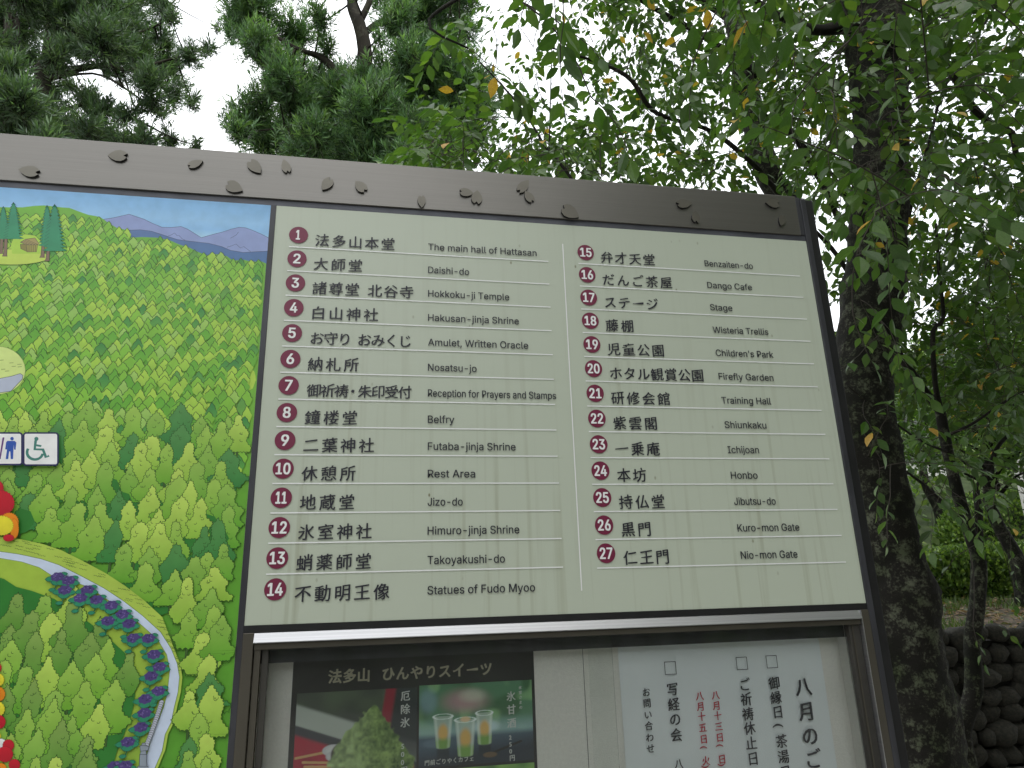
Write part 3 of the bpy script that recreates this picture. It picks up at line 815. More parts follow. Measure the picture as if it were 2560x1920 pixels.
# maples in red and orange at the left edge
def maple(conv, x, y, rx, ry, c, sp=26):
    pts = [conv(x + rx * (1 + .09 * (i % 2)) * math.cos(a), y + ry * (1 + .09 * (i % 2)) * math.sin(a)) for i, a in enumerate(np.linspace(0, 6.283, sp * 2, endpoint=False))]
    ink.poly(pts, c, mixc(c, (0.02, 0.0, 0.0), .25)); ink.line(pts + pts[:1], .0005, mixc(c, (0, 0, 0), .5))
RED, ORG, YEL = L_(190, 22, 40), L_(222, 130, 18), L_(240, 208, 50)
maple(c2, -20, 1330, 62, 60, RED); maple(c2, 20, 1450, 105, 95, RED); maple(c2, 90, 1600, 70, 70, ORG); maple(c2, 20, 1620, 100, 65, YEL)
maple(c3, 110, 60, 28, 62, ORG); maple(c3, 25, 40, 75, 62, YEL); maple(c3, 72, 122, 34, 22, RED)
for (x, y, r, c) in [(-15, 985, 38, RED), (0, 1065, 42, YEL), (0, 1160, 48, ORG), (-5, 1260, 50, YEL), (5, 1345, 45, RED), (-10, 1440, 30, YEL), (20, 1500, 42, L_(225, 225, 220)), (72, 1500, 36, RED), (50, 1560, 50, RED), (112, 1630, 36, RED), (20, 1660, 40, ORG)]: maple(c3, x, y, r, r, c, 16)
# pictograms
def rrect(x0, x1, y0, y1, r):
    P_ = []
    for (cx, cy, a0) in [(x1 - r, y0 + r, -90), (x1 - r, y1 - r, 0), (x0 + r, y1 - r, 90), (x0 + r, y0 + r, 180)]:
        for k in range(5): a = math.radians(a0 + k * 22.5); P_.append(c2(cx + r * math.cos(a), cy + r * math.sin(a)))
    return P_
WH, NAVY, BLU, TG = L_(225, 230, 236), L_(38, 38, 78), L_(44, 82, 160), L_(60, 120, 110)
for (a, b, y0, y1) in [(-190, 190, 900, 1148), (203, 473, 900, 1152)]:
    q = rrect(a, b, y0, y1, 20)
    sh = (b - a)
    q = [(p[0], p[1]) for p in q]
    ink.poly(q, WH); ink.line(q + q[:1], .0026, NAVY)
def disc(x, y, r, c): ink.poly([c2(x + r * math.cos(a), y + r * math.sin(a)) for a in np.linspace(0, 6.283, 20)[:-1]], c)
def pl(pts, c): ink.poly([c2(*p) for p in pts], c)
disc(112, 945, 14, BLU)
pl([(75, 962), (132, 962), (146, 975), (140, 1032), (128, 1030), (126, 990), (120, 1105), (102, 1105), (98, 1045), (90, 1045), (82, 1105), (62, 1105), (78, 990), (72, 1030), (58, 1028), (66, 972)], BLU)
pl([(38, 935), (52, 935), (22, 1105), (10, 1105)], L_(90, 40, 110))
disc(-40, 945, 14, L_(170, 40, 70)); pl([(-62, 962), (-18, 962), (5, 1020), (-12, 1030), (-22, 1000), (-2, 1060), (-30, 1062), (-34, 1105), (-56, 1105), (-52, 1062), (-88, 1060), (-62, 1000), (-76, 1032), (-90, 1022)], L_(170, 40, 70))
disc(303, 946, 16, TG)
ink.line([c2(298, 958), c2(290, 1028), c2(355, 1030), c2(378, 1090), c2(402, 1078)], .0040, TG); ink.line([c2(294, 995), c2(342, 1003)], .0030, TG)
ink.line([c2(292 + 62 * math.cos(a), 1052 + 56 * math.sin(a)) for a in np.linspace(-2.0 - .6, -6.283 + .2, 26)], .0040, TG)
# green wash at the sheet's right edge
ink.build('map_print', mp_)

# ================================================================== DISPLAY CASE below the list
cf = bpy.data.objects.new('display_case', None); COL.objects.link(cf); cf.parent = board; cf.location = Vector((.55, 0, 1.24)) - wloc(board)
CB = .95            # case bottom
link('case_top_rail', new_mesh('case_top_rail', [(x, y, z) for x in (.0170, 1.0815) for (y, z) in ((-.0075, 1.5332), (-.0075, 1.5345), (-.0022, 1.5480), (-.0005, 1.5486), (.022, 1.5486), (.022, 1.5332))],
     [(0, 1, 7, 6), (1, 2, 8, 7), (2, 3, 9, 8), (3, 4, 10, 9), (4, 5, 11, 10), (5, 0, 6, 11), (5, 4, 3, 2, 1, 0), (6, 7, 8, 9, 10, 11)], M['aluminium']), cf)
box('glass_track', .0182, 1.0808, -.002, .024, 1.5236, 1.5320, M['bronze_alu'], cf)
box('case_side', .0002, .0168, -.004, .060, CB, 1.5488, M['bronze_alu'], cf, bev=.001)
box('case_side', 1.0845, 1.0995, -.004, .060, CB, 1.5488, M['bronze_alu'], cf, bev=.001)
box('edge_bead', 1.0820, 1.0838, -.005, .020, CB, 1.5488, M['aluminium'], cf)
box('case_bottom_rail', .0170, 1.0815, -.006, .060, CB, CB + .02, M['bronze_alu'], cf, bev=.001)
box('sash_stile', .0186, .0276, .000, .012, CB + .021, 1.5232, M['bronze_alu'], cf)
box('sash_stile', .0292, .0392, .006, .020, CB + .021, 1.5232, M['rail'], cf, bev=.001)
box('sash_stile', 1.0590, 1.0812, .004, .018, CB + .021, 1.5232, M['rail'], cf, bev=.001)
box('sash_stile', 1.0640, 1.0665, .002, .0035, CB + .021, 1.5232, M['bronze_alu'], cf)
box('case_back', .0170, 1.0842, .0605, .066, CB, 1.5488, M['casecloth'], cf)
box('case_lining', .0172, .0182, .025, .0600, CB + .021, 1.5232, M['casecloth'], cf)
box('case_lining', 1.0700, 1.0712, .019, .0600, CB + .021, 1.5232, M['casecloth'], cf)
box('case_ceiling', .0185, 1.0698, .0245, .0600, 1.5240, 1.5300, M['bronze_alu'], cf)
box('back_joint', .5660, .5668, .0598, .0603, CB + .021, 1.5236, M['rail'], cf)
box('glass_pane', .0395, .6050, .0100, .0135, CB + .021, 1.5230, M['glass'], cf)
box('glass_pane', .5640, 1.0588, .0150, .0185, CB + .021, 1.5230, M['glass'], cf)
box('apron_panel', .0005, 1.0995, .0, .05, .78, CB - .001, M['dark_frame'], board)

# ---- sweets poster: printed photographs as flat print
sp = empty('sweets_poster', (.2745, .0595, 1.26), 'black poster of green shaved ice and drink cups hanging inside the glass case', 'poster')
PX0, PX1, PZ1, PZ0 = .0721, .4768, 1.5088, 1.215
box('sheet', PX0, PX1, .0588, .0600, PZ0, PZ1, mat('black_poster_sheet', (.016, .016, .016), .35), sp)


def sm(a, b, x):
    t = np.clip((x - a) / (b - a), 0, 1); return t * t * (3 - 2 * t)


def over(img, col, mask):
    return img * (1 - mask[..., None]) + np.array(col) * mask[..., None]


def vnoise(X, Z, s, seed=0):
    r = np.random.default_rng(seed); G = r.random((64, 64))
    x, y = (X * s) % 63, (Z * s) % 63; xi, yi = x.astype(int), y.astype(int); fx, fy = x - xi, y - yi
    fx, fy = fx * fx * (3 - 2 * fx), fy * fy * (3 - 2 * fy)
    return (G[yi, xi] * (1 - fx) + G[yi, xi + 1] * fx) * (1 - fy) + (G[yi + 1, xi] * (1 - fx) + G[yi + 1, xi + 1] * fx) * fy


def seg_mask(X, Z, a, b, w):
    ax, az = a; bx, bz = b; t = np.clip(((X - ax) * (bx - ax) + (Z - az) * (bz - az)) / ((bx - ax) ** 2 + (bz - az) ** 2), 0, 1)
    return 1 - sm(w * .7, w * 1.2, np.hypot(X - ax - t * (bx - ax), Z - az - t * (bz - az)))


def picture(name, x0, x1, z0, z1, func, nx_=190, nz_=150, y=.0583):
    X, Z = np.meshgrid(np.linspace(0, 1, nx_), np.linspace(0, 1, nz_))
    A = (x1 - x0) / (z1 - z0)
    img = np.clip(func(X * A, 1 - Z, A), 0, 1)          # Z here: 0 at top... flipped below
    V = np.stack([x0 + X * (x1 - x0), np.full_like(X, y), z0 + Z * (z1 - z0)], -1).reshape(-1, 3)
    idx = np.arange(nx_ * nz_).reshape(nz_, nx_)
    Fq = np.stack([idx[:-1, :-1], idx[:-1, 1:], idx[1:, 1:], idx[1:, :-1]], -1).reshape(-1, 4)
    link(name, new_mesh(name, V, Fq, M['poster'], False, img.reshape(-1, 3)), sp)


def S(*c): return np.array(lin(*c)) * 1.7


def pic_ice(X, Z, A):
    # Z: 0 top .. 1 bottom (1.0 = .145 m), X: 0..A (A about 1.35)
    f = np.zeros(X.shape + (3,)); f[:] = S(52, 58, 52)
    f = over(f, S(78, 92, 70), vnoise(X, Z, 5, 3) * sm(.35, .05, Z) * .8)
    d = Z - (.12 + X * .34)                      # bench edge band
    f = over(f, S(150, 158, 150), sm(-.03, .02, d) * sm(.24, .2, d))
    f = over(f, S(50, 52, 58), sm(.19, .22, d) * sm(.34, .30, d))
    f = over(f, S(150, 28, 50), sm(.28, .33, d))
    f = over(f, S(120, 22, 45), sm(.4, .9, vnoise(X, Z, 7, 5)) * sm(.3, .36, d) * .5)
    f = over(f, S(35, 42, 44), sm(.98, 1.04, X) * sm(1.0, .2, Z * .6))
    f = over(f, S(120, 26, 44), sm(.96, 1.0, X + .15 * Z) * sm(1.12, 1.07, X + .15 * Z) * sm(.62, .5, Z))
    e = np.hypot((X - .86) / .44, (Z - .84) / .22)        # bowl
    f = over(f, S(122, 92, 50), sm(1.06, 1.0, e) * sm(.6, .64, Z))
    f = over(f, S(60, 45, 30), sm(1.0, .96, e) * sm(.72, .76, Z))
    e2 = np.hypot((X - .86) / .40, (Z - .80) / .19)
    f = over(f, S(150, 118, 70), sm(1.03, 1.0, e2) * sm(.9, .97, e2) * sm(.8, .83, Z) * .9)
    for k, (a, b) in enumerate([((.02, .655), (.45, .60)), ((.10, .70), (.5, .73)), ((.12, .745), (.52, .77)), ((.14, .79), (.55, .83))]):
        f = over(f, S(178, 142, 96), seg_mask(X, Z, a, b, .013))
    for (x, z, rx, rz) in [(.42, .60, .12, .06), (.47, .66, .13, .06), (.52, .72, .13, .06), (.56, .79, .16, .06), (.66, .86, .2, .06)]:
        e = np.hypot((X - x) / rx, (Z - z) / rz)
        f = over(f, S(205, 205, 205) * .8, sm(1.05, .9, e)); f = over(f, S(150, 152, 158), sm(.4, 1.0, e) * sm(1.05, .98, e) * .5)
    e = np.hypot((X - .56) / .17, (Z - .68) / .15 - (X - .56) * 1.2); f = over(f, S(52, 38, 40), sm(1.05, .9, e))
    # mound
    hw = np.interp(Z, [.16, .2, .3, .45, .6, .75, .9, .97], [.0, .06, .14, .27, .38, .46, .42, .26])
    cx = .83 + .02 * np.sin(Z * 9)
    wob = .03 * (vnoise(X, Z, 22, 9) - .5) * 2
    mm = sm(.02, -.01, np.abs(X - cx) - hw - wob) * sm(.15, .19, Z)
    n1, n2, n3 = vnoise(X, Z, 9, 1), vnoise(X, Z, 24, 2), vnoise(X, Z, 55, 4)
    t = np.clip(.2 + .35 * n1 + .4 * n2 + .35 * n3 - .35, 0, 1)
    g = S(38, 66, 24)[None, None] * (1 - t[..., None]) + S(138, 165, 92)[None, None] * t[..., None]
    lt = sm(.1, -.25, X - cx)[..., None]
    g = g * (1 - .35 * lt) + S(170, 190, 140) * .35 * lt * (.5 + n2[..., None])
    f = f * (1 - mm[..., None]) + g * mm[..., None]
    return f


def pic_cups(X, Z, A):
    f = np.zeros(X.shape + (3,)); f[:] = S(70, 112, 82)
    n1, n2 = vnoise(X, Z, 3.2, 11), vnoise(X, Z, 5, 12)
    f = over(f, S(50, 88, 56), sm(.4, .7, n1)); f = over(f, S(120, 160, 110), sm(.55, .85, n2) * .7)
    e = np.hypot((X - .62) / .42, (Z - .22) / .2); f = over(f, S(150, 118, 122), sm(1.1, .2, e) * .9)
    e = np.hypot((X - .72) / .25, (Z - .16) / .12); f = over(f, S(170, 178, 160), sm(1.0, .2, e) * .6)
    e = np.hypot((X - .12) / .16, (Z - .2) / .2); f = over(f, S(115, 140, 155), sm(1.1, .3, e) * .6)
    f = over(f, S(130, 158, 160), sm(.38, .6, Z) * .75)
    f = over(f, S(165, 185, 188), sm(.5, .2, np.hypot((X - .9) / .5, (Z - .55) / .2)) * .8)
    f = over(f, S(60, 78, 92), sm(.58, .68, Z)); f = over(f, S(34, 42, 52), sm(.74, 1., Z + X * .1))
    f = over(f, S(90, 108, 120), sm(.7, .3, np.hypot((X - .2) / .3, (Z - .72) / .1)) * .6)
    for (cx, zt, hgt, w0, w1) in [(.32, .40, .38, .125, .085), (.88, .385, .38, .11, .085), (.62, .455, .44, .135, .095)]:
        zb = zt + hgt; t = np.clip((Z - zt) / hgt, 0, 1); hw = w0 * (1 - t) + w1 * t
        m_ = sm(.012, 0, np.abs(X - cx) - hw) * sm(zt - .01, zt, Z) * sm(zb + .03, zb, Z + ((X - cx) / w1) ** 2 * .02)
        f = over(f, S(165, 178, 168), m_ * .55)
        e = np.hypot((X - cx) / (w1 * .95), (Z - zt - hgt * .52) / (hgt * .33)); f = over(f, S(188, 150, 72), sm(1.15, .5, e) * m_ * .9)
        f = over(f, S(98, 138, 52), sm(zt + hgt * .62, zt + hgt * .82, Z) * m_ * .9)
        f = over(f, S(225, 230, 225), sm(.03, .0, np.abs(np.abs(X - cx) - hw * .82)) * m_ * .25)
        er = np.hypot((X - cx) / (w0 * 1.12), (Z - zt) / .035); f = over(f, S(205, 215, 212), sm(.16, .06, np.abs(er - .92)) * .8)
        f = over(f, S(20, 26, 30), sm(.03, 0, np.abs(X - cx) - w1 * .8) * sm(zb, zb + .02, Z) * sm(zb + .2, zb + .05, Z) * .7)
    e = np.hypot((X - .62) / .08, (Z - .45) / .04); f = over(f, S(200, 170, 130), sm(1.1, .6, e) * .8)
    f = over(f, S(26, 26, 24), seg_mask(X, Z, (1.02, .87), (1.38, .76), .014))
    e = np.hypot((X - .95) / .10, (Z - .90) / .035); f = over(f, S(88, 72, 52), sm(1.1, .8, e))
    return f


def pic_green(X, Z, A):
    f = np.zeros(X.shape + (3,)); f[:] = S(60, 100, 50)
    return over(f, S(120, 160, 80), vnoise(X, Z, 6, 21))


picture('ice_photograph', .0807, .2749, 1.3045, 1.4500, pic_ice)
picture('cups_photograph', .2786, .4715, 1.3276, 1.4521, pic_cups)
picture('leaf_photograph', .2786, .4715, 1.220, 1.3235, pic_green, 60, 40)
picture('tray_photograph', .0807, .2749, 1.220, 1.3010, pic_green, 60, 40)


def brush_obj(name, items, size, y, material, parent, slant=.05, weight=.002, nib=.02):
    V, Fc = brush_chars(items, size, y, slant, weight, nib); return text_obj(name, V, Fc, material, parent)


ty = .0581
t = '法多山 ひんやりスイーツ'; it = []
x = .1400
for c in t:
    if c == ' ': x += .0170; continue
    it.append((c, x, 1.4730, False)); x += .0232 if c in '法多山' else .0237
brush_obj('title_lettering', it, .0225, ty, M['gold_ink'], sp, .03, .022, .012)
VT = lambda s, x, z0, dz: [(c, x, z0 - k * dz, False) for k, c in enumerate(s)]
brush_obj('menu_lettering', VT('厄除氷', .2557, 1.4375, .0202), .0162, ty, M['pale_ink'], sp)
brush_obj('price_lettering', VT('500円', .2552, 1.3620, .0118), .0110, ty, M['pale_ink'], sp)
sc_ = 820 / 2212
q = lambda x, y: at(580 + x * sc_, 1480 + y * sc_, .06)
p1 = q(1880, 700)
brush_obj('menu_lettering', VT('氷甘酒', q(1880, 700).x, 1.4275, .0208), .0162, ty, M['pale_ink'], sp)
brush_obj('price_lettering', VT('250円', q(1885, 975).x, 1.3642, .0105), .0098, ty, M['pale_ink'], sp)
brush_obj('small_lettering', VT('氷室さまの', q(1942, 640).x, 1.4405, .0078), .0060, ty, M['pale_ink'], sp)
brush_obj('cafe_lettering', [(c, .2922 + k * .0092, 1.3345 + k * .0002, False) for k, c in enumerate('門前ごりやくカフェ')], .0086, ty, M['pale_ink'], sp)
for (x, z) in [(PX0 + .007, PZ1 - .006), (PX1 - .006, PZ1 - .006)]:
    bm = bmesh.new(); bmesh.ops.create_cone(bm, cap_ends=True, segments=16, radius1=.0036, radius2=.0030, depth=.003, matrix=Matrix.Translation((x, .0570, z)) @ Matrix.Rotation(math.pi / 2, 4, 'X'))
    me = bpy.data.meshes.new('pin'); bm.to_mesh(me); bm.free(); me.materials.append(M['rail']); link('pin', me, sp)

# ---- August notice
nt = empty('event_notice', (.83, .0595, 1.2), 'pale paper notice with vertical Japanese writing at the right in the glass case', 'notice')
NX, NZ = 40, 34
V, Fc = [], []
for j in range(NZ + 1):
    for i in range(NX + 1):
        u, w = i / NX, j / NZ
        x = .6312 + u * .398; zz = 1.19 + w * (.3088 + .0028 * u)
        bulge = .0008 + .0012 * math.sin(u * 5 + w * 3) ** 2 * (1 - w) + .0022 * math.exp(-((u - .35 - .5 * (1 - w - .5)) * 7) ** 2) * (1 - w) * 1.2
        V.append((x, .0590 - bulge, zz))
for j in range(NZ):
    for i in range(NX): a = j * (NX + 1) + i; Fc.append((a, a + 1, a + NX + 2, a + NX + 1))
link('paper_sheet', new_mesh('paper_sheet', V, Fc, M['paper'], True), nt)
ny = .0535
def col(name, s, x, zs, size, m_, **k):
    items = []
    for c, z_ in zip(s, zs): items.append((c, x, z_, c in '()()'))
    brush_obj(name, items, size, ny, m_, nt, **k)
col('title_lettering', '八月のご', .9815, [1.4158, 1.3742, 1.3335, 1.2957], .0335, M['ink'], nib=.025)
col('event_lettering', '御縁日(茶湯日', .9243, [1.4250, 1.4004, 1.3764, 1.3470, 1.3284, 1.3036, 1.2790], .0228, M['ink'])
col('event_lettering', 'ご祈祷休止日', .8655, [1.4250, 1.4007, 1.3763, 1.3531, 1.3288, 1.3042], .0228, M['ink'])
col('date_lettering', '八月十三日(日)', .8070, [1.4107, 1.3933, 1.3769, 1.3593, 1.3418, 1.3240, 1.3072, 1.2930], .0155, M['red_ink'])
col('date_lettering', '八月十五日(火)', .7765, [1.4109, 1.3936, 1.3773, 1.3592, 1.3410, 1.3230, 1.3066, 1.2920], .0155, M['red_ink'])
col('event_lettering', '写経の会', .7262, [1.4245, 1.3999, 1.3755, 1.3507], .0225, M['ink'])
col('event_lettering', '八', .7259, [1.3052], .0160, M['ink'])
col('contact_lettering', 'お問い合わせ', .6768, [1.4221, 1.4044, 1.3856, 1.3682, 1.3497, 1.3321], .0152, M['ink'])
for (cx, cz) in [(.9249, 1.4615), (.8650, 1.4613), (.7258, 1.4597)]:
    h_, w_ = .0110, .0011
    V, Fc = [], []
    for (a, b, c_, d_) in [(-h_, h_, h_ - w_, h_), (-h_, h_, -h_, -h_ + w_), (-h_, -h_ + w_, -h_ + w_, h_ - w_), (h_ - w_, h_, -h_ + w_, h_ - w_)]:
        k = len(V); V += [(cx + a, ny, cz + c_), (cx + b, ny, cz + c_), (cx + b, ny, cz + d_), (cx + a, ny, cz + d_)]; Fc.append((k, k + 1, k + 2, k + 3))
    text_obj('printed_box', V, Fc, M['ink'], nt)

# ================================================================== FOLIAGE TOOLS
def rot_from(d, n):
    """columns: x = across, y = along d, z = normal n (arrays)"""
    d = d / np.linalg.norm(d, axis=1, keepdims=True)
    x = np.cross(d, n); x /= np.linalg.norm(x, axis=1, keepdims=True) + 1e-9
    z = np.cross(x, d)
    return np.stack([x, d, z], axis=2)


LEAF_V = np.array([(0, 0, 0), (0, .10, 0), (-.15, .26, .035), (.15, .26, .035), (0, .30, 0), (-.245, .50, .05), (.245, .50, .05), (0, .56, -.01), (-.16, .76, .02), (.16, .76, .02), (0, .80, -.035), (0, 1.0, -.09)], dtype=float)
LEAF_F = [(1, 4, 2), (1, 3, 4), (2, 4, 7, 5), (4, 3, 6, 7), (5, 7, 10, 8), (7, 6, 9, 10), (8, 10, 11), (10, 9, 11)]
LEAF_T = np.array([t_ for f in LEAF_F for t_ in ([f] if len(f) == 3 else [(f[0], f[1], f[2]), (f[0], f[2], f[3])])])
BLADE_V = np.array([(0, 0, 0), (-.065, .4, .012), (.065, .4, .012), (0, 1, -.04)], dtype=float)
BLADE_T = np.array([(0, 2, 1), (1, 2, 3)])
OVAL_V = np.array([(0, 0, 0), (-.3, .5, .05), (.3, .5, .05), (0, 1, -.05)], dtype=float)


def scatter_mesh(name, tv, tt, pos, R, size, cols, material):
    n = len(pos); k = len(tv)
    V = np.einsum('nij,kj->nki', R, tv) * size[:, None, None] + pos[:, None, :]
    T = (tt[None] + (np.arange(n) * k)[:, None, None]).reshape(-1, 3)
    C = np.repeat(cols, k, axis=0)
    return new_mesh(name, V.reshape(-1, 3), T, material, False, C)


def unit(n):
    v = rng.normal(size=(n, 3)); return v / np.linalg.norm(v, axis=1, keepdims=True)


def to_px(P):
    q = (P - np.array(CAM)) @ np.array(RM)
    return 1280 + q[:, 0] / -q[:, 2] * F_PX, 960 - q[:, 1] / -q[:, 2] * F_PX, -q[:, 2]


def in_poly_rand(poly, n):
    xs = [p[0] for p in poly]; ys = [p[1] for p in poly]; out = []
    while len(out) < n:
        p = (random.uniform(min(xs), max(xs)), random.uniform(min(ys), max(ys)))
        if inside(p, poly): out.append(p)
    return out


GREENS = np.array([(.068, .135, .024), (.052, .115, .022), (.085, .16, .030), (.055, .105, .032), (.11, .18, .034)])


class Tree:
    def __init__(s, name, base, label, cat, group=None):
        s.root = empty(name, base, label, cat, group); s.base = Vector(base)
        s.nodes = []; s.TV, s.TF = [], []; s.leaves = []
    def limb(s, part, lst, material, sides=10, rough=.0, extra=None, step=.06, add=True, **kw):
        nodes = px_nodes(lst)
        if extra: nodes += extra
        P = tube_obj(part, nodes, material, s.root, sides, rough, step, **kw)
        if add: s.nodes += [tuple(p) for p in P]
        return P
    def grow(s, targets, r0=.006, twig_len=.36, leaf=.118, per=11, sag=.25, max_link=3.0):
        """join every target to the nearest wood, then let a leafy twig run on from it"""
        N = np.array(s.nodes)
        tg = np.array([tuple(t_) for t_ in targets])
        d0 = np.array([np.min(np.sum((N - t_) ** 2, 1)) for t_ in tg])
        for i in np.argsort(d0):
            t_ = tg[i]
            j = int(np.argmin(np.sum((N - t_) ** 2, 1))); a = Vector(N[j]); b = Vector(t_)
            L = (b - a).length
            if L < .02: continue
            mid = (a + b) / 2 + Vector((random.uniform(-.1, .1), random.uniform(-.1, .1), .14)) * L
            pts = [a * (1 - u) ** 2 + mid * 2 * u * (1 - u) + b * u * u for u in (0, .25, .5, .75, 1)]
            d = (pts[-1] - pts[-2]).normalized(); d = (d + Vector((random.uniform(-.5, .5), random.uniform(-.5, .5), random.uniform(-.5, .25)))).normalized()
            tw = [b]
            nseg = 4
            for q_ in range(nseg):
                d = (d + Vector((random.uniform(-.18, .18), random.uniform(-.18, .18), -sag * .25 + random.uniform(-.1, .1)))).normalized(); tw.append(tw[-1] + d * twig_len / nseg * random.uniform(.8, 1.2))
            allp = pts + tw[1:]; n = len(allp)
            rr = [max(.0011, r0 * min(1, L / .8) * (1 - k / n) + .0012) for k in range(n)]
            V, Fc = tube_arrays(allp, rr, 4, base=len(s.TV)); s.TV += V; s.TF += Fc
            N = np.vstack([N, np.array([tuple(p) for p in pts[1:4]])])
            side = 1
            for k in range(per):
                u = (k + .6) / per * nseg; i0 = min(int(u), nseg - 1); f = u - i0
                p = tw[i0].lerp(tw[i0 + 1], f); td = (tw[i0 + 1] - tw[i0]).normalized()
                ax = td.cross(Vector((0, 0, 1))); ax = ax.normalized() if ax.length > .1 else Vector((1, 0, 0))
                ld = (td * .55 + ax * side * random.uniform(.6, 1.) + Vector((0, 0, random.uniform(-.75, .0)))).normalized()
                if k == per - 1: ld = (td + Vector((0, 0, -.3))).normalized()
                side = -side
                s.leaves.append((p, ld, leaf * random.uniform(.6, 1.15)))
        s.nodes = [tuple(v) for v in N]
    def finish(s, n_parts=300, yellow=.02, tint=1.0, twig_mat='twig'):
        me = new_mesh('twigs', s.TV, s.TF, M[twig_mat], True); o = link('twigs', me, s.root, kind='stuff')
        P = np.array([tuple(l[0]) for l in s.leaves]); D = np.array([tuple(l[1]) for l in s.leaves]); Z = np.array([l[2] for l in s.leaves])
        near = to_px(P); vis = (near[2] > 0) & (near[2] < 1.9) & (near[0] > -200) & (near[0] < 2760) & (near[1] > -200) & (near[1] < 2100)
        P, D, Z = P[~vis], D[~vis], Z[~vis]      # no spray hangs between the viewer and the board
        n = len(P)
        nr = unit(n) * .55 + np.array([0, 0, 1.]); R = rot_from(D, nr)
        Z = Z * 1.0
        px, py, dist = to_px(P)
        vis = (px > 0) & (px < 2560) & (py > 0) & (py < 1920) & (dist > .2)
        score = np.where(vis, Z / dist, -1)
        order = np.argsort(-score); pick = order[:n_parts]; rest = order[n_parts:]
        meshes = [new_mesh('leaf', LEAF_V, [tuple(f) for f in LEAF_F], m_) for m_ in LEAFMATS]
        ym = new_mesh('leaf', LEAF_V, [tuple(f) for f in LEAF_F], M['yellow_leaf'])
        for i in pick:
            me = ym if random.random() < yellow else random.choice(meshes)
            o = bpy.data.objects.new('leaf', me); COL.objects.link(o); o.parent = s.root
            m4 = Matrix([[R[i][r_][c_] * Z[i] for c_ in range(3)] for r_ in range(3)]).to_4x4(); m4.translation = Vector(P[i]) - s.base
            o.matrix_local = m4
        cols = GREENS[rng.integers(0, len(GREENS), len(rest))] * rng.uniform(.75, 1.2, (len(rest), 1)) * tint
        yl = rng.random(len(rest)) < yellow; cols[yl] = (.5, .32, .04)
        me = scatter_mesh('foliage', LEAF_V, LEAF_T, P[rest], R[rest], Z[rest], cols, M['leaf'])
        link('foliage', me, s.root, kind='stuff')


def targets(poly, n, y0, y1):
    return [at(x, y, random.uniform(y0, y1)) for x, y in in_poly_rand(poly, n)]


# ================================================================== CHERRY TREES ON THE RIGHT
base = at(2300, 1920, 2.6); bx = base.x + .10
ct = Tree('cherry_tree', (bx, 2.6, 0), 'big old cherry tree with a thick lichen-patched trunk standing right beside the board', 'tree')
low = [(Vector((bx - .03, 2.6, .40)), .245), (Vector((bx, 2.6, .12)), .30), (Vector((bx, 2.6, -.08)), .40)]
trunk_nodes = px_nodes([(2150, -700, 2.6, 115), (2160, -300, 2.6, 135), (2178, 0, 2.6, 142), (2195, 200, 2.6, 128), (2202, 360, 2.6, 124), (2192, 600, 2.6, 130), (2183, 741, 2.6, 145), (2163, 885, 2.6, 138), (2158, 1012, 2.6, 138), (2175, 1150, 2.6, 150), (2197, 1284, 2.6, 155), (2222, 1409, 2.6, 160), (2243, 1481, 2.6, 182), (2258, 1650, 2.6, 188), (2290, 1795, 2.6, 205), (2300, 1920, 2.6, 212)])
P = tube_obj('trunk', trunk_nodes + low, M['bark'], ct.root, 40, .12, .03)
ct.nodes += [tuple(p) for p in P[:60:2]]
ct.limb('branch', [(2188, 60, 2.6, 45), (2110, 66, 2.5, 34), (2050, 75, 2.4, 26), (1990, 60, 2.2, 20), (1900, 10, 2.0, 16), (1820, -80, 1.8, 12)], M['bark_dark'], 8, .1)
ct.limb('branch', [(2205, 250, 2.6, 40), (2320, 160, 2.9, 28), (2384, 188, 3.0, 22), (2417, 249, 3.0, 19), (2471, 304, 3.1, 17), (2529, 333, 3.1, 16), (2545, 401, 3.1, 14), (2600, 480, 3.2, 10)], M['bark_dark'], 8, .1)
ct.limb('branch', [(2170, -400, 2.6, 60), (2300, -480, 1.6, 45), (2500, -700, .6, 35), (2300, -1300, -.2, 25)], M['bark_dark'], 8, .1)
ct.limb('branch', [(2170, -500, 2.6, 60), (2000, -480, 1.4, 42), (1700, -700, .5, 32), (1300, -900, -.1, 22)], M['bark_dark'], 8, .1)
ct.limb('branch', [(2180, -250, 2.6, 50), (1900, -150, 2.3, 30), (1600, -60, 2.0, 20), (1300, -60, 1.8, 13), (1073, 48, 1.7, 8), (1169, 120, 1.7, 5)], M['bark_dark'], 7, .1)
ct.limb('branch', [(2200, -200, 2.6, 50), (2400, -200, 2.2, 30), (2600, -80, 2.0, 20), (2760, 200, 2.0, 12)], M['bark_dark'], 7, .1)
ct.grow(targets([(1850, -300), (2700, -300), (2750, 500), (2560, 620), (2350, 560), (2290, 500), (2100, 520), (1960, 380), (1850, 200)], 420, 1.5, 4.4))
ct.grow(targets([(2260, -50), (2640, -50), (2640, 700), (2300, 700)], 130, 1.8, 4.0))
ct.grow(targets([(2110, 100), (2260, 100), (2270, 900), (2120, 900)], 26, 1.7, 2.3), leaf=.11, per=8)
ct.grow(targets([(1950, -100), (2600, -100), (2650, 650), (2250, 650), (2050, 420)], 48, .85, 1.9), leaf=.13, per=9)
ct.grow(targets([(1060, 20), (1180, 20), (1290, 220), (1160, 160)], 4, 1.6, 1.9), twig_len=.25)
ct.grow([Vector((random.uniform(.5, 4.0), random.uniform(-2.6, 1.4), random.uniform(3.7, 5.2))) for _ in range(330)])  # unseen sprays above and before the board, added to shade its right part
ct.finish()

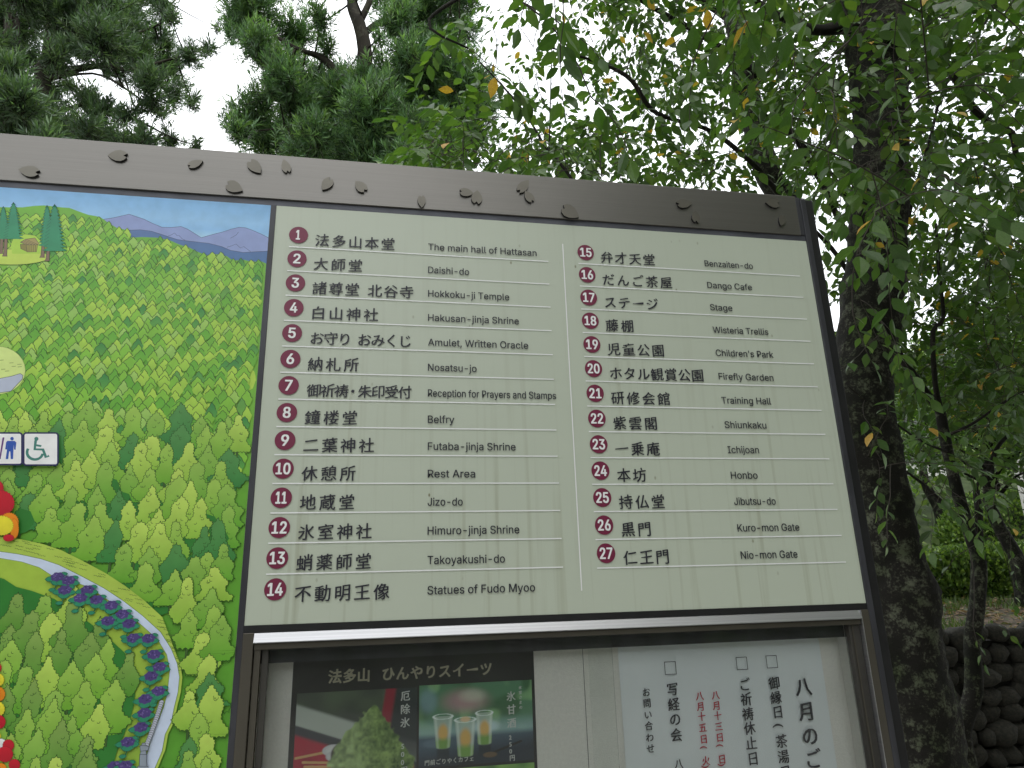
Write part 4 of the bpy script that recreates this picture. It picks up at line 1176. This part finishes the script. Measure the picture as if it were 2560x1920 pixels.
ct2 = Tree('cherry_tree', (at(2000, 520, 4.3).x + .35, 4.3, 0), 'slimmer leaning cherry tree whose trunk passes down behind the right end of the header', 'tree')
t2 = at(2000, 560, 4.3)
P = ct2.limb('trunk', [(1700, -420, 4.6, 30), (1790, -120, 4.5, 42), (1835, 40, 4.4, 50), (1858, 180, 4.4, 54), (1885, 300, 4.4, 56), (1915, 420, 4.3, 62), (1955, 500, 4.3, 68), (1990, 600, 4.3, 74)], M['bark'], 22, .1, extra=[(Vector((t2.x + .22, 4.3, 1.6)), .10), (Vector((t2.x + .28, 4.3, .5)), .12), (Vector((t2.x + .3, 4.3, -.06)), .19)], step=.05)
ct2.limb('branch', [(1905, 200, 4.4, 22), (1893, 187, 4.2, 20), (1849, 152, 4.0, 17), (1770, 98, 3.8, 15), (1712, 63, 3.7, 14), (1602, 0, 3.5, 11), (1480, -90, 3.3, 8)], M['bark_dark'], 8, .1)
ct2.limb('branch', [(1950, 490, 3.9, 16), (1896, 424, 3.6, 13), (1817, 354, 3.5, 12), (1760, 320, 3.5, 11), (1668, 294, 3.4, 10), (1624, 269, 3.4, 12), (1580, 202, 3.3, 13), (1532, 171, 3.3, 9), (1485, 152, 3.3, 7), (1380, 120, 3.2, 4)], M['bark_dark'], 7, .1)
ct2.limb('branch', [(1760, 520, 3.0, 9), (1500, 500, 2.9, 8), (1402, 411, 2.9, 8), (1364, 367, 2.9, 7), (1326, 304, 2.9, 6), (1273, 234, 3.0, 5), (1200, 155, 3.0, 3.5)], M['bark_dark'], 6, .1)
ct2.limb('branch', [(1374, 420, 3.0, 6), (1374, 332, 3.0, 4), (1377, 220, 3.0, 3.5), (1380, 104, 3.0, 2.5)], M['bark_dark'], 5)
ct2.limb('branch', [(1960, 300, 4.1, 14), (1994, 354, 4.1, 14), (2030, 416, 4.1, 15), (2062, 470, 4.1, 15), (2091, 535, 4.1, 16), (2125, 600, 4.1, 18)], M['bark_dark'], 7, .1)
ct2.limb('branch', [(1900, 280, 4.4, 16), (2050, 400, 4.6, 10), (2115, 490, 4.6, 10)], M['bark_dark'], 6, .1)
ct2.limb('branch', [(1840, 60, 4.4, 20), (1600, -100, 4.6, 16), (1400, -200, 4.8, 12)], M['bark_dark'], 6, .1)
ct2.grow(targets([(1400, -200), (2100, -200), (2100, 480), (1900, 500), (1480, 450), (1430, 330), (1600, 300), (1480, 230), (1420, 60)], 560, 2.6, 5.2), leaf=.112)
ct2.grow(targets([(1210, -60), (1420, -60), (1430, 200), (1330, 330), (1240, 330)], 34, 3.0, 4.4), leaf=.10, per=7)
ct2.grow(targets([(1080, 300), (1250, 270), (1330, 310), (1560, 300), (1560, 470), (1300, 440), (960, 410), (1000, 370)], 150, 2.0, 4.6), leaf=.108)
ct2.grow(targets([(1060, 20), (1150, 20), (1290, 240), (1260, 300), (1180, 160)], 5, 2.9, 3.2), twig_len=.25)
ct2.finish()

sap = Tree('young_tree', at(2417, 1795, 3.2) * 1.0, 'slender young tree forking into a Y right of the thick trunk', 'tree')
gb = at(2405, 1850, 3.2); sap.root.location = Vector((gb.x, gb.y, 0)); sap.base = Vector((gb.x, gb.y, 0))
sap.limb('trunk', [(2350, 1027, 3.2, 24), (2369, 1130, 3.2, 26), (2393, 1226, 3.2, 28), (2426, 1337, 3.2, 30), (2446, 1400, 3.2, 34), (2443, 1506, 3.2, 36), (2431, 1602, 3.2, 38), (2434, 1723, 3.2, 40), (2412, 1800, 3.2, 42), (2405, 1850, 3.2, 44)], M['bark'], 18, .12, extra=[(Vector((gb.x + .02, gb.y, .3)), .055), (Vector((gb.x, gb.y, -.05)), .08)], step=.04)
sap.limb('branch', [(2350, 1027, 3.2, 22), (2300, 961, 3.15, 19), (2235, 867, 3.1, 18), (2177, 777, 3.0, 16), (2119, 679, 2.9, 13), (2079, 621, 2.9, 11), (2030, 570, 2.9, 9)], M['bark_dark'], 10, .1)
sap.limb('branch', [(2181, 783, 3.0, 13), (2209, 719, 3.0, 9), (2235, 654, 3.0, 9), (2258, 596, 3.0, 9), (2290, 470, 3.0, 9), (2326, 343, 3.0, 8), (2359, 224, 3.1, 7), (2430, 110, 3.2, 6), (2510, -20, 3.3, 5)], M['bark_dark'], 8, .1)
sap.limb('branch', [(2352, 1030, 3.2, 16), (2338, 958, 3.2, 13), (2333, 828, 3.25, 12), (2358, 795, 3.3, 10), (2347, 670, 3.3, 9), (2340, 560, 3.3, 7)], M['bark_dark'], 8, .1)
sap.limb('branch', [(2446, 1390, 3.2, 24), (2446, 1265, 3.25, 18), (2441, 1226, 3.3, 15), (2475, 1168, 3.3, 12), (2499, 1110, 3.3, 10), (2580, 1040, 3.4, 8)], M['bark_dark'], 8, .1)
sap.limb('branch', [(2430, 1330, 3.2, 10), (2330, 1230, 2.8, 8), (2250, 1170, 2.5, 6), (2170, 1140, 2.3, 4)], M['bark_dark'], 6, .1)
sap.limb('branch', [(2370, 1130, 3.2, 8), (2300, 1100, 2.8, 6), (2200, 1030, 2.5, 5), (2120, 965, 2.4, 3)], M['bark_dark'], 6, .1)
sap.limb('branch', [(2365, 1090, 3.2, 9), (2430, 1060, 3.0, 7), (2520, 1000, 2.8, 6), (2640, 940, 2.6, 4)], M['bark_dark'], 6, .1)
sap.grow(targets([(2120, 640), (2300, 560), (2700, 560), (2700, 1060), (2420, 1100), (2270, 1020), (2200, 900), (2120, 860)], 400, 3.25, 4.6), leaf=.112, r0=.005)
sap.grow(targets([(2420, 560), (2700, 560), (2700, 1080), (2450, 1080)], 60, 2.2, 3.2), leaf=.11, r0=.005)
sap.grow(targets([(2130, 950), (2350, 1080), (2560, 1150), (2560, 1300), (2330, 1330), (2190, 1240)], 40, 2.0, 2.9), leaf=.10, per=6, twig_len=.26, r0=.004)
sap.grow(targets([(2320, 1400), (2560, 1350), (2560, 1560), (2350, 1600)], 7, 2.6, 3.2), leaf=.07, per=5, twig_len=.22, r0=.004)
sap.grow(targets([(2240, 560), (2640, 520), (2640, 1050), (2300, 1000)], 90, 4.5, 5.4), leaf=.11)
sap.finish(tint=.9)


# ================================================================== PODOCARPUS TREES
def podocarp(name, base, label, limbs, clumps, leaf, seed, shoots=1.0, mat_bark='bark_pod', greens=None):
    global rng
    rng = np.random.default_rng(seed)
    t_ = Tree(name, base, label, 'tree')
    for k, (part, lst) in enumerate(limbs): t_.limb(part, lst, M[mat_bark], 14 if part == 'trunk' else 8, .12, step=.1, extra=[(Vector((base[0], base[1], -.05)), .28)] if (part == 'trunk' and k == 0) else None)
    P_, D_, S_, C_ = [], [], [], []
    N = np.array(t_.nodes)
    TV, TF = [], []
    gs = greens if greens is not None else np.array([(.11, .20, .095), (.085, .165, .08), (.13, .235, .095), (.15, .25, .09), (.07, .13, .065)])
    for (x, y, r, Y, dens) in clumps:
        c = at(x, y, Y); R_ = r * axis_dist(c) / F_PX
        a = N[int(np.argmin(np.sum((N - np.array(c)) ** 2, 1)))]; a = Vector(a)
        mid = (a + c) / 2 + Vector((0, 0, -.1 * (c - a).length))
        pts = [a * (1 - u) ** 2 + mid * 2 * u * (1 - u) + c * u * u for u in np.linspace(0, 1, 7)]
        V, Fc = tube_arrays(pts, [.014 * (1 - .75 * u) for u in np.linspace(0, 1, 7)], 5, base=len(TV)); TV += V; TF += Fc
        n = int(260 * dens * shoots * max(R_ / .32, .35) ** 2)
        off = unit(n) * (rng.random((n, 1)) ** .55) * np.array([R_, R_ * 1.1, R_ * .9]) * rng.uniform(.9, 1.45, (n, 1))
        for o_ in off:
            p = c + Vector(o_)
            dd = (Vector(o_).normalized() * .8 + Vector((0, 0, .75)) + Vector(rng.normal(size=3) * .3)).normalized()
            L = .16; q0 = p - dd * L
            V, Fc = tube_arrays([c.lerp(q0, .35), q0, p], [.005, .0035, .0015], 3, base=len(TV)); TV += V; TF += Fc
            nl = 15; br = rng.uniform(.7, 1.25); cc = gs[rng.integers(0, len(gs))] * br
            ax = unit(nl); ax = ax - np.outer(ax @ np.array(dd), np.array(dd)); ax /= np.linalg.norm(ax, axis=1, keepdims=True)
            tt = np.linspace(-.9, 0, nl)
            P_.append(np.array(p) + np.outer(tt, np.array(dd)) * L); D_.append(ax * np.interp(tt, [-.9, 0], [1.0, .45])[:, None] + np.array(dd) * np.interp(tt, [-.9, 0], [.45, 1.0])[:, None])
            S_.append(leaf * rng.uniform(.65, 1.1, nl)); C_.append(np.tile(cc, (nl, 1)) * rng.uniform(.8, 1.25, (nl, 1)))
    link('branchlets', new_mesh('branchlets', TV, TF, M[mat_bark], True), t_.root, kind='stuff')
    P_, D_, S_, C_ = map(np.concatenate, (P_, D_, S_, C_))
    R = rot_from(D_, unit(len(P_)) * .6 + np.array([0, 0, .6]))
    link('foliage', scatter_mesh('foliage', BLADE_V, BLADE_T, P_, R, S_, C_, M['needle']), t_.root, kind='stuff')
    return t_


s2 = 1 / 2.91
C2 = [(1100, 980, 180, 1), (1400, 880, 180, 1), (800, 950, 150, 1), (980, 560, 130, .8), (1750, 850, 180, 1), (640, 760, 150, 1), (1700, 1120, 180, 1), (500, 620, 110, .8), (300, 60, 190, 1), (200, 200, 110, .8), (370, 330, 150, 1), (640, 250, 170, .8), (820, 130, 110, .6), (870, 330, 80, .6), (520, 430, 120, .8), (560, 540, 170, 1), (750, 640, 220, 1), (1000, 680, 190, 1), (1150, 560, 130, .8), (1300, 600, 200, 1), (1380, 130, 160, .9), (1560, 90, 190, 1), (1680, 240, 160, 1), (1450, 380, 150, .7), (1850, 200, 130, .7), (1620, 480, 230, 1.1), (1850, 600, 220, 1.1), (1560, 740, 260, 1.2), (1200, 800, 240, 1.1), (900, 800, 190, 1), (300, 850, 170, 1), (230, 940, 100, .8), (450, 1010, 190, 1), (700, 1060, 180, 1), (980, 1060, 130, .9), (1300, 1060, 160, .9), (1600, 1010, 220, 1.1), (1900, 950, 170, .9), (400, 700, 120, .7), (1150, 1150, 200, 1), (600, 900, 120, .8), (1250, 250, 60, .5), (1300, -150, 200, 1), (1600, -200, 220, 1), (1000, -250, 160, .8), (300, -150, 200, 1), (600, -250, 200, .9), (1800, -60, 180, 1), (800, 1200, 200, 1), (1500, 1250, 250, 1), (2000, 750, 130, .8)]
cl_c = [(520 + x * s2, y * s2, r * s2, 6.6 + .8 * math.sin(i * 2.4), d) for i, (x, y, r, d) in enumerate(C2)]
bb = at(925, 420, 6.6)
podocarp('podocarpus_tree', (bb.x + .1, 6.6, 0), 'narrow-leaved evergreen with a forked trunk rising behind the middle of the header', [
    ('trunk', [(905, -60, 6.8, 20), (880, 5, 6.7, 26), (898, 60, 6.6, 32), (910, 110, 6.6, 36), (912, 160, 6.6, 36), (905, 240, 6.6, 38), (920, 420, 6.6, 44), (925, 600, 6.6, 48)]),
    ('branch', [(905, 240, 6.6, 26), (850, 190, 6.5, 22), (806, 145, 6.5, 17), (740, 120, 6.4, 10), (640, 60, 6.4, 7)]),
    ('branch', [(900, 55, 6.6, 18), (915, 25, 6.6, 16), (930, -10, 6.6, 14)]),
    ('branch', [(915, 80, 6.6, 18), (960, 50, 6.7, 14), (1050, 20, 6.8, 8)]),
    ('branch', [(915, 330, 6.6, 22), (800, 310, 6.3, 14), (700, 320, 6.1, 8)]),
    ('branch', [(915, 300, 6.6, 24), (1010, 230, 6.8, 16), (1130, 200, 7.0, 9)])], cl_c, .115, 11)

s1 = 1 / 3.456
C1 = [(100, 120, 230, 1), (300, 60, 200, 1), (600, 100, 230, 1), (900, 130, 230, 1), (1130, 60, 150, .8), (1420, 50, 110, .7), (1480, 150, 80, .5), (1150, 250, 170, .8), (1400, 330, 120, .7), (900, 350, 210, 1), (1200, 480, 190, 1), (1450, 560, 160, .9), (1650, 470, 110, .7), (1800, 400, 90, .5), (1870, 240, 45, .3), (650, 330, 170, .9), (500, 480, 150, .9), (250, 480, 130, .8), (1000, 590, 110, .8), (1300, 690, 150, .8), (1480, 800, 120, .6), (1660, 860, 80, .7), (1300, 860, 130, .6), (1400, 950, 60, .5), (760, 820, 110, .8), (870, 960, 160, .9), (1100, 970, 110, .8), (600, 720, 90, .5), (450, 780, 120, .6), (740, 1090, 140, .9), (900, 1160, 100, .8), (1050, 1170, 90, .8), (1250, 1190, 110, .8), (1480, 1190, 90, .8), (1240, 1080, 45, .5), (1690, 1240, 40, .6), (500, 1050, 160, .9), (60, 300, 140, 1), (-150, 100, 250, 1), (-150, 400, 250, 1), (500, -150, 250, 1), (900, -180, 250, 1), (150, -150, 250, 1), (1300, -150, 160, .8), (600, 1300, 250, 1), (1100, 1350, 220, .8)]
cl_l = [(x * s1, y * s1, r * s1 * 1.12, 7.2 + .9 * math.sin(i * 1.9), d) for i, (x, y, r, d) in enumerate(C1)]
C1n = [(80, 560, 150, 1.2), (60, 720, 160, 1.3), (200, 850, 190, 1.2), (90, 980, 190, 1.3), (300, 1000, 160, 1.1), (-120, 800, 220, 1.2), (150, 1180, 200, 1.2), (-150, 1100, 240, 1.2), (400, 1180, 130, 1.1)]
cl_l += [(x * s1, y * s1, r * s1, 4.6 + .4 * math.sin(i * 2.1), d * 1.3) for i, (x, y, r, d) in enumerate(C1n)]
bb = at(90, 420, 7.2)
podocarp('podocarpus_tree', (bb.x, 7.2, 0), 'dark evergreen with two trunks and spreading limbs at the top left of the board', [
    ('trunk', [(139, -60, 7.2, 30), (139, 0, 7.2, 30), (134, 60, 7.2, 32), (121, 145, 7.2, 34), (108, 185, 7.2, 38), (100, 300, 7.2, 44), (92, 450, 7.2, 48)]),
    ('trunk', [(26, -60, 7.0, 30), (30, 60, 7.0, 34), (30, 125, 7.0, 36), (36, 200, 7.1, 38), (60, 300, 7.2, 40), (92, 420, 7.2, 44)]),
    ('branch', [(108, 180, 7.2, 24), (190, 172, 7.1, 17), (260, 164, 7.0, 13), (330, 175, 7.0, 10), (420, 150, 7.0, 6), (520, 120, 7.0, 3)]),
    ('branch', [(125, 120, 7.2, 14), (190, 120, 7.2, 9), (300, 100, 7.2, 7), (400, 60, 7.2, 5)]),
    ('branch', [(105, 200, 7.2, 14), (200, 185, 7.0, 6), (260, 190, 7.0, 6), (340, 240, 6.9, 5), (400, 290, 6.8, 3)]),
    ('branch', [(95, 300, 7.2, 14), (220, 260, 7.0, 8), (320, 290, 6.9, 6), (420, 340, 6.9, 4)]),
    ('branch', [(60, 350, 7.2, 30), (20, 300, 5.6, 20), (30, 240, 4.8, 10)]),
    ('branch', [(139, 20, 7.2, 20), (220, -20, 7.2, 14), (330, -60, 7.2, 9)])], cl_l, .11, 12, shoots=.85,
    greens=np.array([(.08, .135, .075), (.07, .12, .07), (.10, .17, .08), (.11, .175, .075), (.055, .095, .055)]))

# ================================================================== BEHIND, ON THE RIGHT
rng = np.random.default_rng(5)


def stone_mesh(seed):
    bm = bmesh.new(); bmesh.ops.create_icosphere(bm, subdivisions=2, radius=1)
    for v in bm.verts:
        n_ = noise.noise(v.co * 1.1 + Vector((seed * 7.3, 0, 0))) * .3 + noise.noise(v.co * 2.7 + Vector((seed, 3, 0))) * .1
        v.co *= 1 + n_
    me = bpy.data.meshes.new('stone'); bm.to_mesh(me); bm.free(); me.materials.append(M['stone']); me.polygons.foreach_set('use_smooth', [True] * len(me.polygons)); return me


SM = [stone_mesh(i) for i in range(6)]
w0, w1 = at(2150, 1650, 4.7).x - .7, at(2560, 1650, 4.7).x + 1.8
wall = empty('stone_wall', ((w0 + w1) / 2, 4.75, 0), 'low retaining wall of rounded dark stones below the shrub bank', 'wall')
box('wall_core', w0, w1, 4.70, 4.81, -.02, 1.04, M['crevice'], wall)
zr = .10; r_i = 0
while zr < 1.1:
    x = w0 + (.12 if r_i % 2 else 0)
    while x < w1:
        s_ = random.uniform(.085, .125)
        o = bpy.data.objects.new('stone', random.choice(SM)); COL.objects.link(o); o.parent = wall
        o.location = Vector((x, 4.67 + random.uniform(-.03, .03), zr + random.uniform(-.025, .025))) - wall.location
        o.scale = (s_ * random.uniform(.95, 1.25), s_ * .9, s_ * random.uniform(.75, 1.0)); o.rotation_euler = (random.uniform(-.4, .4), random.uniform(-.6, .6), random.uniform(-3, 3))
        x += s_ * 1.85
    zr += .165; r_i += 1


def hedge(label, x0, x1, y0, y1, z0, z1, n, cols, seed, group=None):
    r = np.random.default_rng(seed)
    root = empty('clipped_hedge', ((x0 + x1) / 2, (y0 + y1) / 2, z0), label, 'hedge', group)
    # points on a rounded box: superellipsoid shell
    d = r.normal(size=(n, 3)); d /= np.linalg.norm(d, axis=1, keepdims=True); d[:, 2] = np.abs(d[:, 2]) * 1.0 - .15
    k = (np.abs(d) ** 3.2).sum(1, keepdims=True) ** (1 / 3.2); sh = d / k
    sh *= (1 - .10 * r.random((n, 1)))
    wob = 1 + .07 * np.array([noise.noise(Vector(v) * 3 + Vector((seed, 0, 0))) for v in sh])[:, None]
    P_ = np.array([(x0 + x1) / 2, (y0 + y1) / 2, z0 + .1 * (z1 - z0)]) + sh * wob * np.array([(x1 - x0) / 2, (y1 - y0) / 2, (z1 - z0) * .9])
    D_ = d + r.normal(size=(n, 3)) * .6 + np.array([0, 0, .5])
    C_ = np.array(cols)[r.integers(0, len(cols), n)] * r.uniform(.7, 1.25, (n, 1))
    me = scatter_mesh('foliage', OVAL_V, BLADE_T, P_, rot_from(D_, unit(n) + d), r.uniform(.05, .09, n), C_, M['hedge'])
    link('foliage', me, root, kind='stuff')
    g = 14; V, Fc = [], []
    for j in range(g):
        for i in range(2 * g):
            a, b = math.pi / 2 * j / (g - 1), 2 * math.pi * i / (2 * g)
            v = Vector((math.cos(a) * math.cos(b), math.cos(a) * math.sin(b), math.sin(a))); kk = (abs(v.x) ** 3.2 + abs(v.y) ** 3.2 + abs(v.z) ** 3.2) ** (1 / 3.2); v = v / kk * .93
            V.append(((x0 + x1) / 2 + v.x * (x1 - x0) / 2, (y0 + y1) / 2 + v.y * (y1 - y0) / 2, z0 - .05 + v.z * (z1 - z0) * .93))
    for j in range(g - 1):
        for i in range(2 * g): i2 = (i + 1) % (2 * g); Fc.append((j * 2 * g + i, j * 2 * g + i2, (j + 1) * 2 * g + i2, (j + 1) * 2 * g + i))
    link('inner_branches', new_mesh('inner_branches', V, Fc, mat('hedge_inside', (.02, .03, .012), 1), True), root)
    return root


HG = [(.15, .24, .045), (.10, .18, .035), (.20, .29, .06), (.06, .11, .025)]
ax_, bx_ = at(2230, 1450, 7.2).x, at(2560, 1450, 7.2).x
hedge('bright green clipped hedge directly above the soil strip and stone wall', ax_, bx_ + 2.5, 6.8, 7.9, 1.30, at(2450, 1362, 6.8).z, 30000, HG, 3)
ax_, bx_ = at(2260, 1300, 9).x, at(2560, 1300, 9).x
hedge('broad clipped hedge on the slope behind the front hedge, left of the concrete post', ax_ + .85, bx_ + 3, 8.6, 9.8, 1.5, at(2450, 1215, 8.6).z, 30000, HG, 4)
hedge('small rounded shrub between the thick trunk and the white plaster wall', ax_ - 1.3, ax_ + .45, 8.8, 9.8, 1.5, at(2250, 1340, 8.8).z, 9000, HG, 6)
# white wall glimpsed between the trunks
wa, wb = at(2262, 1220, 13.2), at(2400, 1220, 13.2)
pw = empty('plaster_wall', ((wa.x + wb.x) / 2, 13.3, 2.4), 'white plaster wall glimpsed between the thick trunk and the young tree', 'wall')
box('wall_face', wa.x, wb.x, 13.2, 13.4, 2.0, at(2330, 1150, 13.2).z, M['plaster'], pw)
box('wall_cap', wa.x - .06, wb.x + .06, 13.12, 13.48, at(2330, 1150, 13.2).z + .002, at(2330, 1150, 13.2).z + .09, M['rail'], pw, bev=.01)
pa, pb = at(2532, 1150, 8.4), at(2570, 1150, 8.4)
bm = bmesh.new(); bmesh.ops.create_cone(bm, cap_ends=True, segments=24, radius1=.11, radius2=.095, depth=pa.z - .9, matrix=Matrix.Translation((pa.x + .11, 8.4, (pa.z + .9) / 2)))
bmesh.ops.bevel(bm, geom=[e for e in bm.edges if len(e.link_faces) == 2 and abs(e.calc_face_angle()) > 1], offset=.012, segments=2, affect='EDGES')
me = bpy.data.meshes.new('concrete_post'); bm.to_mesh(me); bm.free(); me.materials.append(M['concrete'])
link('concrete_post', me, label='pale round concrete post at the right edge beside the clipped hedges', cat='post')
pp = at(2483, 600, 14)
V, Fc = tube_arrays([Vector((pp.x, 14, 1.5)), Vector((pp.x, 14, 5)), Vector((pp.x, 14, at(2477, 545, 14).z))], [.13, .11, .09], 16)
link('utility_pole', new_mesh('utility_pole', V, Fc, M['concrete'], True), label='thin pale utility pole seen through the leaves near the right edge', cat='pole')

# shrubs covering the bank, one uncountable mass
n = 60000
X = rng.uniform(2, 26, n); Y = 10.2 + 18 * rng.random(n) ** .8
keep = ~((X > wa.x - .6) & (X < wb.x + .2) & (Y < 13.6))
X, Y = X[keep], Y[keep]; n = len(X)
Zg = np.array([ground_height(a, b) for a, b in zip(X, Y)])
hm = np.array([abs(noise.noise(Vector((a * .7, b * .7, 0)))) for a, b in zip(X, Y)])
Zp = Zg + rng.random(n) ** .6 * (.35 + 1.9 * hm)
C_ = np.array([(.16, .25, .045), (.11, .19, .035), (.21, .30, .06), (.06, .11, .025)])[rng.integers(0, 4, n)] * rng.uniform(.7, 1.3, (n, 1))
me = scatter_mesh('bank_shrubs', OVAL_V, BLADE_T, np.stack([X, Y, Zp], 1), rot_from(unit(n) + np.array([0, 0, .6]), unit(n)), rng.uniform(.09, .2, n), C_, M['hedge'])
link('bank_shrubs', me, kind='stuff')

# litter: fallen leaves on the soil strip
n = 2600
X = rng.uniform(w0, w1 + 1, n); Y = rng.uniform(4.84, 6.9, n)
Zp = np.array([ground_height(a, b) + .05 * noise.noise(Vector((a, b, 0)) * 1.3) for a, b in zip(X, Y)]) + .012
C_ = np.array([(.22, .13, .06), (.13, .08, .045), (.28, .19, .09), (.08, .10, .03)])[rng.integers(0, 4, n)]
dd = unit(n); dd[:, 2] *= .25
link('fallen_leaves', scatter_mesh('fallen_leaves', OVAL_V, BLADE_T, np.stack([X, Y, Zp], 1), rot_from(dd, unit(n) * .3 + np.array([0, 0, 1.])), rng.uniform(.05, .1, n), C_, M['hedge']), kind='stuff')
# grass tufts there
n = 7000
X = rng.uniform(w0, w1 + 1, n); Y = rng.uniform(4.9, 6.9, n)
msk = np.array([noise.noise(Vector((a * 1.5, b * 1.5, 4))) for a, b in zip(X, Y)]) > .0
X, Y = X[msk], Y[msk]; n = len(X)
Zp = np.array([ground_height(a, b) for a, b in zip(X, Y)])
C_ = np.array([(.09, .14, .03), (.06, .10, .025)])[rng.integers(0, 2, n)]
link('grass', scatter_mesh('grass', BLADE_V, BLADE_T, np.stack([X, Y, Zp], 1), rot_from(unit(n) * .5 + np.array([0, 0, 1.]), unit(n)), rng.uniform(.05, .12, n), C_, M['hedge']), kind='stuff')


def broadleaf(base, label, h, crown, n, leaf, trunk_r, seed, tint=1.):
    """a farther tree: trunk, a few limbs, a crown of leaf clumps"""
    r = np.random.default_rng(seed); random.seed(seed)
    root = empty('broadleaf_tree', base, label, 'tree', None); B = Vector(base)
    P, Rr = smooth_path([(B + Vector((0, 0, -.1)), trunk_r * 1.5), (B + Vector((.03, 0, .5)), trunk_r), (B + Vector((-.08, .1, h * .35)), trunk_r * .8), (B + Vector((.1, 0, h * .65)), trunk_r * .5), (B + Vector((0, 0, h * .95)), trunk_r * .15)], .12)
    V, Fc = tube_arrays(P, Rr, 14, .12, seed); link('trunk', new_mesh('trunk', V, Fc, M['bark'], True), root)
    PP, DD = [], []
    for k in range(26):
        u = k / 26; a = k * 2.4; z_ = h * (.46 + .50 * u)
        rad = crown * math.sin(math.pi * (.18 + .74 * u)) * r.uniform(.5, 1.)
        c = B + Vector((math.cos(a) * rad, math.sin(a) * rad, z_)); s0 = B + Vector((0, 0, z_ - rad * .55))
        V, Fc = tube_arrays([s0, s0.lerp(c, .5) + Vector((0, 0, .06)), c], [trunk_r * .3, trunk_r * .18, .008], 6)
        link('branch', new_mesh('branch', V, Fc, M['bark_dark'], True), root)
        m_ = n // 26; o_ = unit(m_) * (r.random((m_, 1)) ** .5) * np.array([1, 1, .6]) * crown * r.uniform(.32, .5)
        PP.append(np.array(c) + o_); DD.append(o_ / crown + r.normal(size=(m_, 3)) * .5 + np.array([0, 0, -.3]))
    PP, DD = np.concatenate(PP), np.concatenate(DD); m_ = len(PP)
    C_ = GREENS[r.integers(0, len(GREENS), m_)] * r.uniform(.7, 1.25, (m_, 1)) * tint
    link('foliage', scatter_mesh('foliage', LEAF_V, LEAF_T, PP, rot_from(DD, unit(m_) * .7 + np.array([0, 0, 1.])), r.uniform(.6, 1.1, m_) * leaf, C_, M['leaf']), root, kind='stuff')


p = at(2470, 1100, 6.2); broadleaf((p.x, 6.2, ground_height(p.x, 6.2)), 'pale-barked tree behind the young tree with its crown near the right edge', 3.6, 1.15, 6000, .10, .085, 31, .9)
p = at(2620, 1100, 10.2); broadleaf((p.x, 10.2, ground_height(p.x, 10.2)), 'leafy tree on the bank at the far right edge', 5.5, 1.9, 12000, .11, .12, 32)
p = at(2310, 1100, 10.6); broadleaf((p.x, 10.6, ground_height(p.x, 10.6)), 'dark tree on the bank directly behind the thick lichen-covered trunk', 3.6, 1.1, 4000, .10, .10, 33, .85)
rng = np.random.default_rng(9)
# unseen wood across the forecourt, added to darken reflections; taller at right for shade
n = 90000
a = rng.uniform(math.pi * 1.02, math.pi * 2.04, n) ** 1.0; R_ = rng.uniform(10, 16, n)
X, Y = np.cos(a) * R_, np.sin(a) * R_
top = 5.2 + 2.2 * np.array([noise.noise(Vector((v * 3, 0, 2))) for v in a]) + 9.5 * np.clip((a / math.pi - 1.56) / .12, 0, 1)
Zp = rng.random(n) * top
C_ = GREENS[rng.integers(0, len(GREENS), n)] * rng.uniform(.6, 1.1, (n, 1))
link('wood', scatter_mesh('wood', OVAL_V, BLADE_T, np.stack([X, Y, Zp], 1), rot_from(unit(n), unit(n)), rng.uniform(.45, .9, n), C_, M['hedge']), kind='stuff')
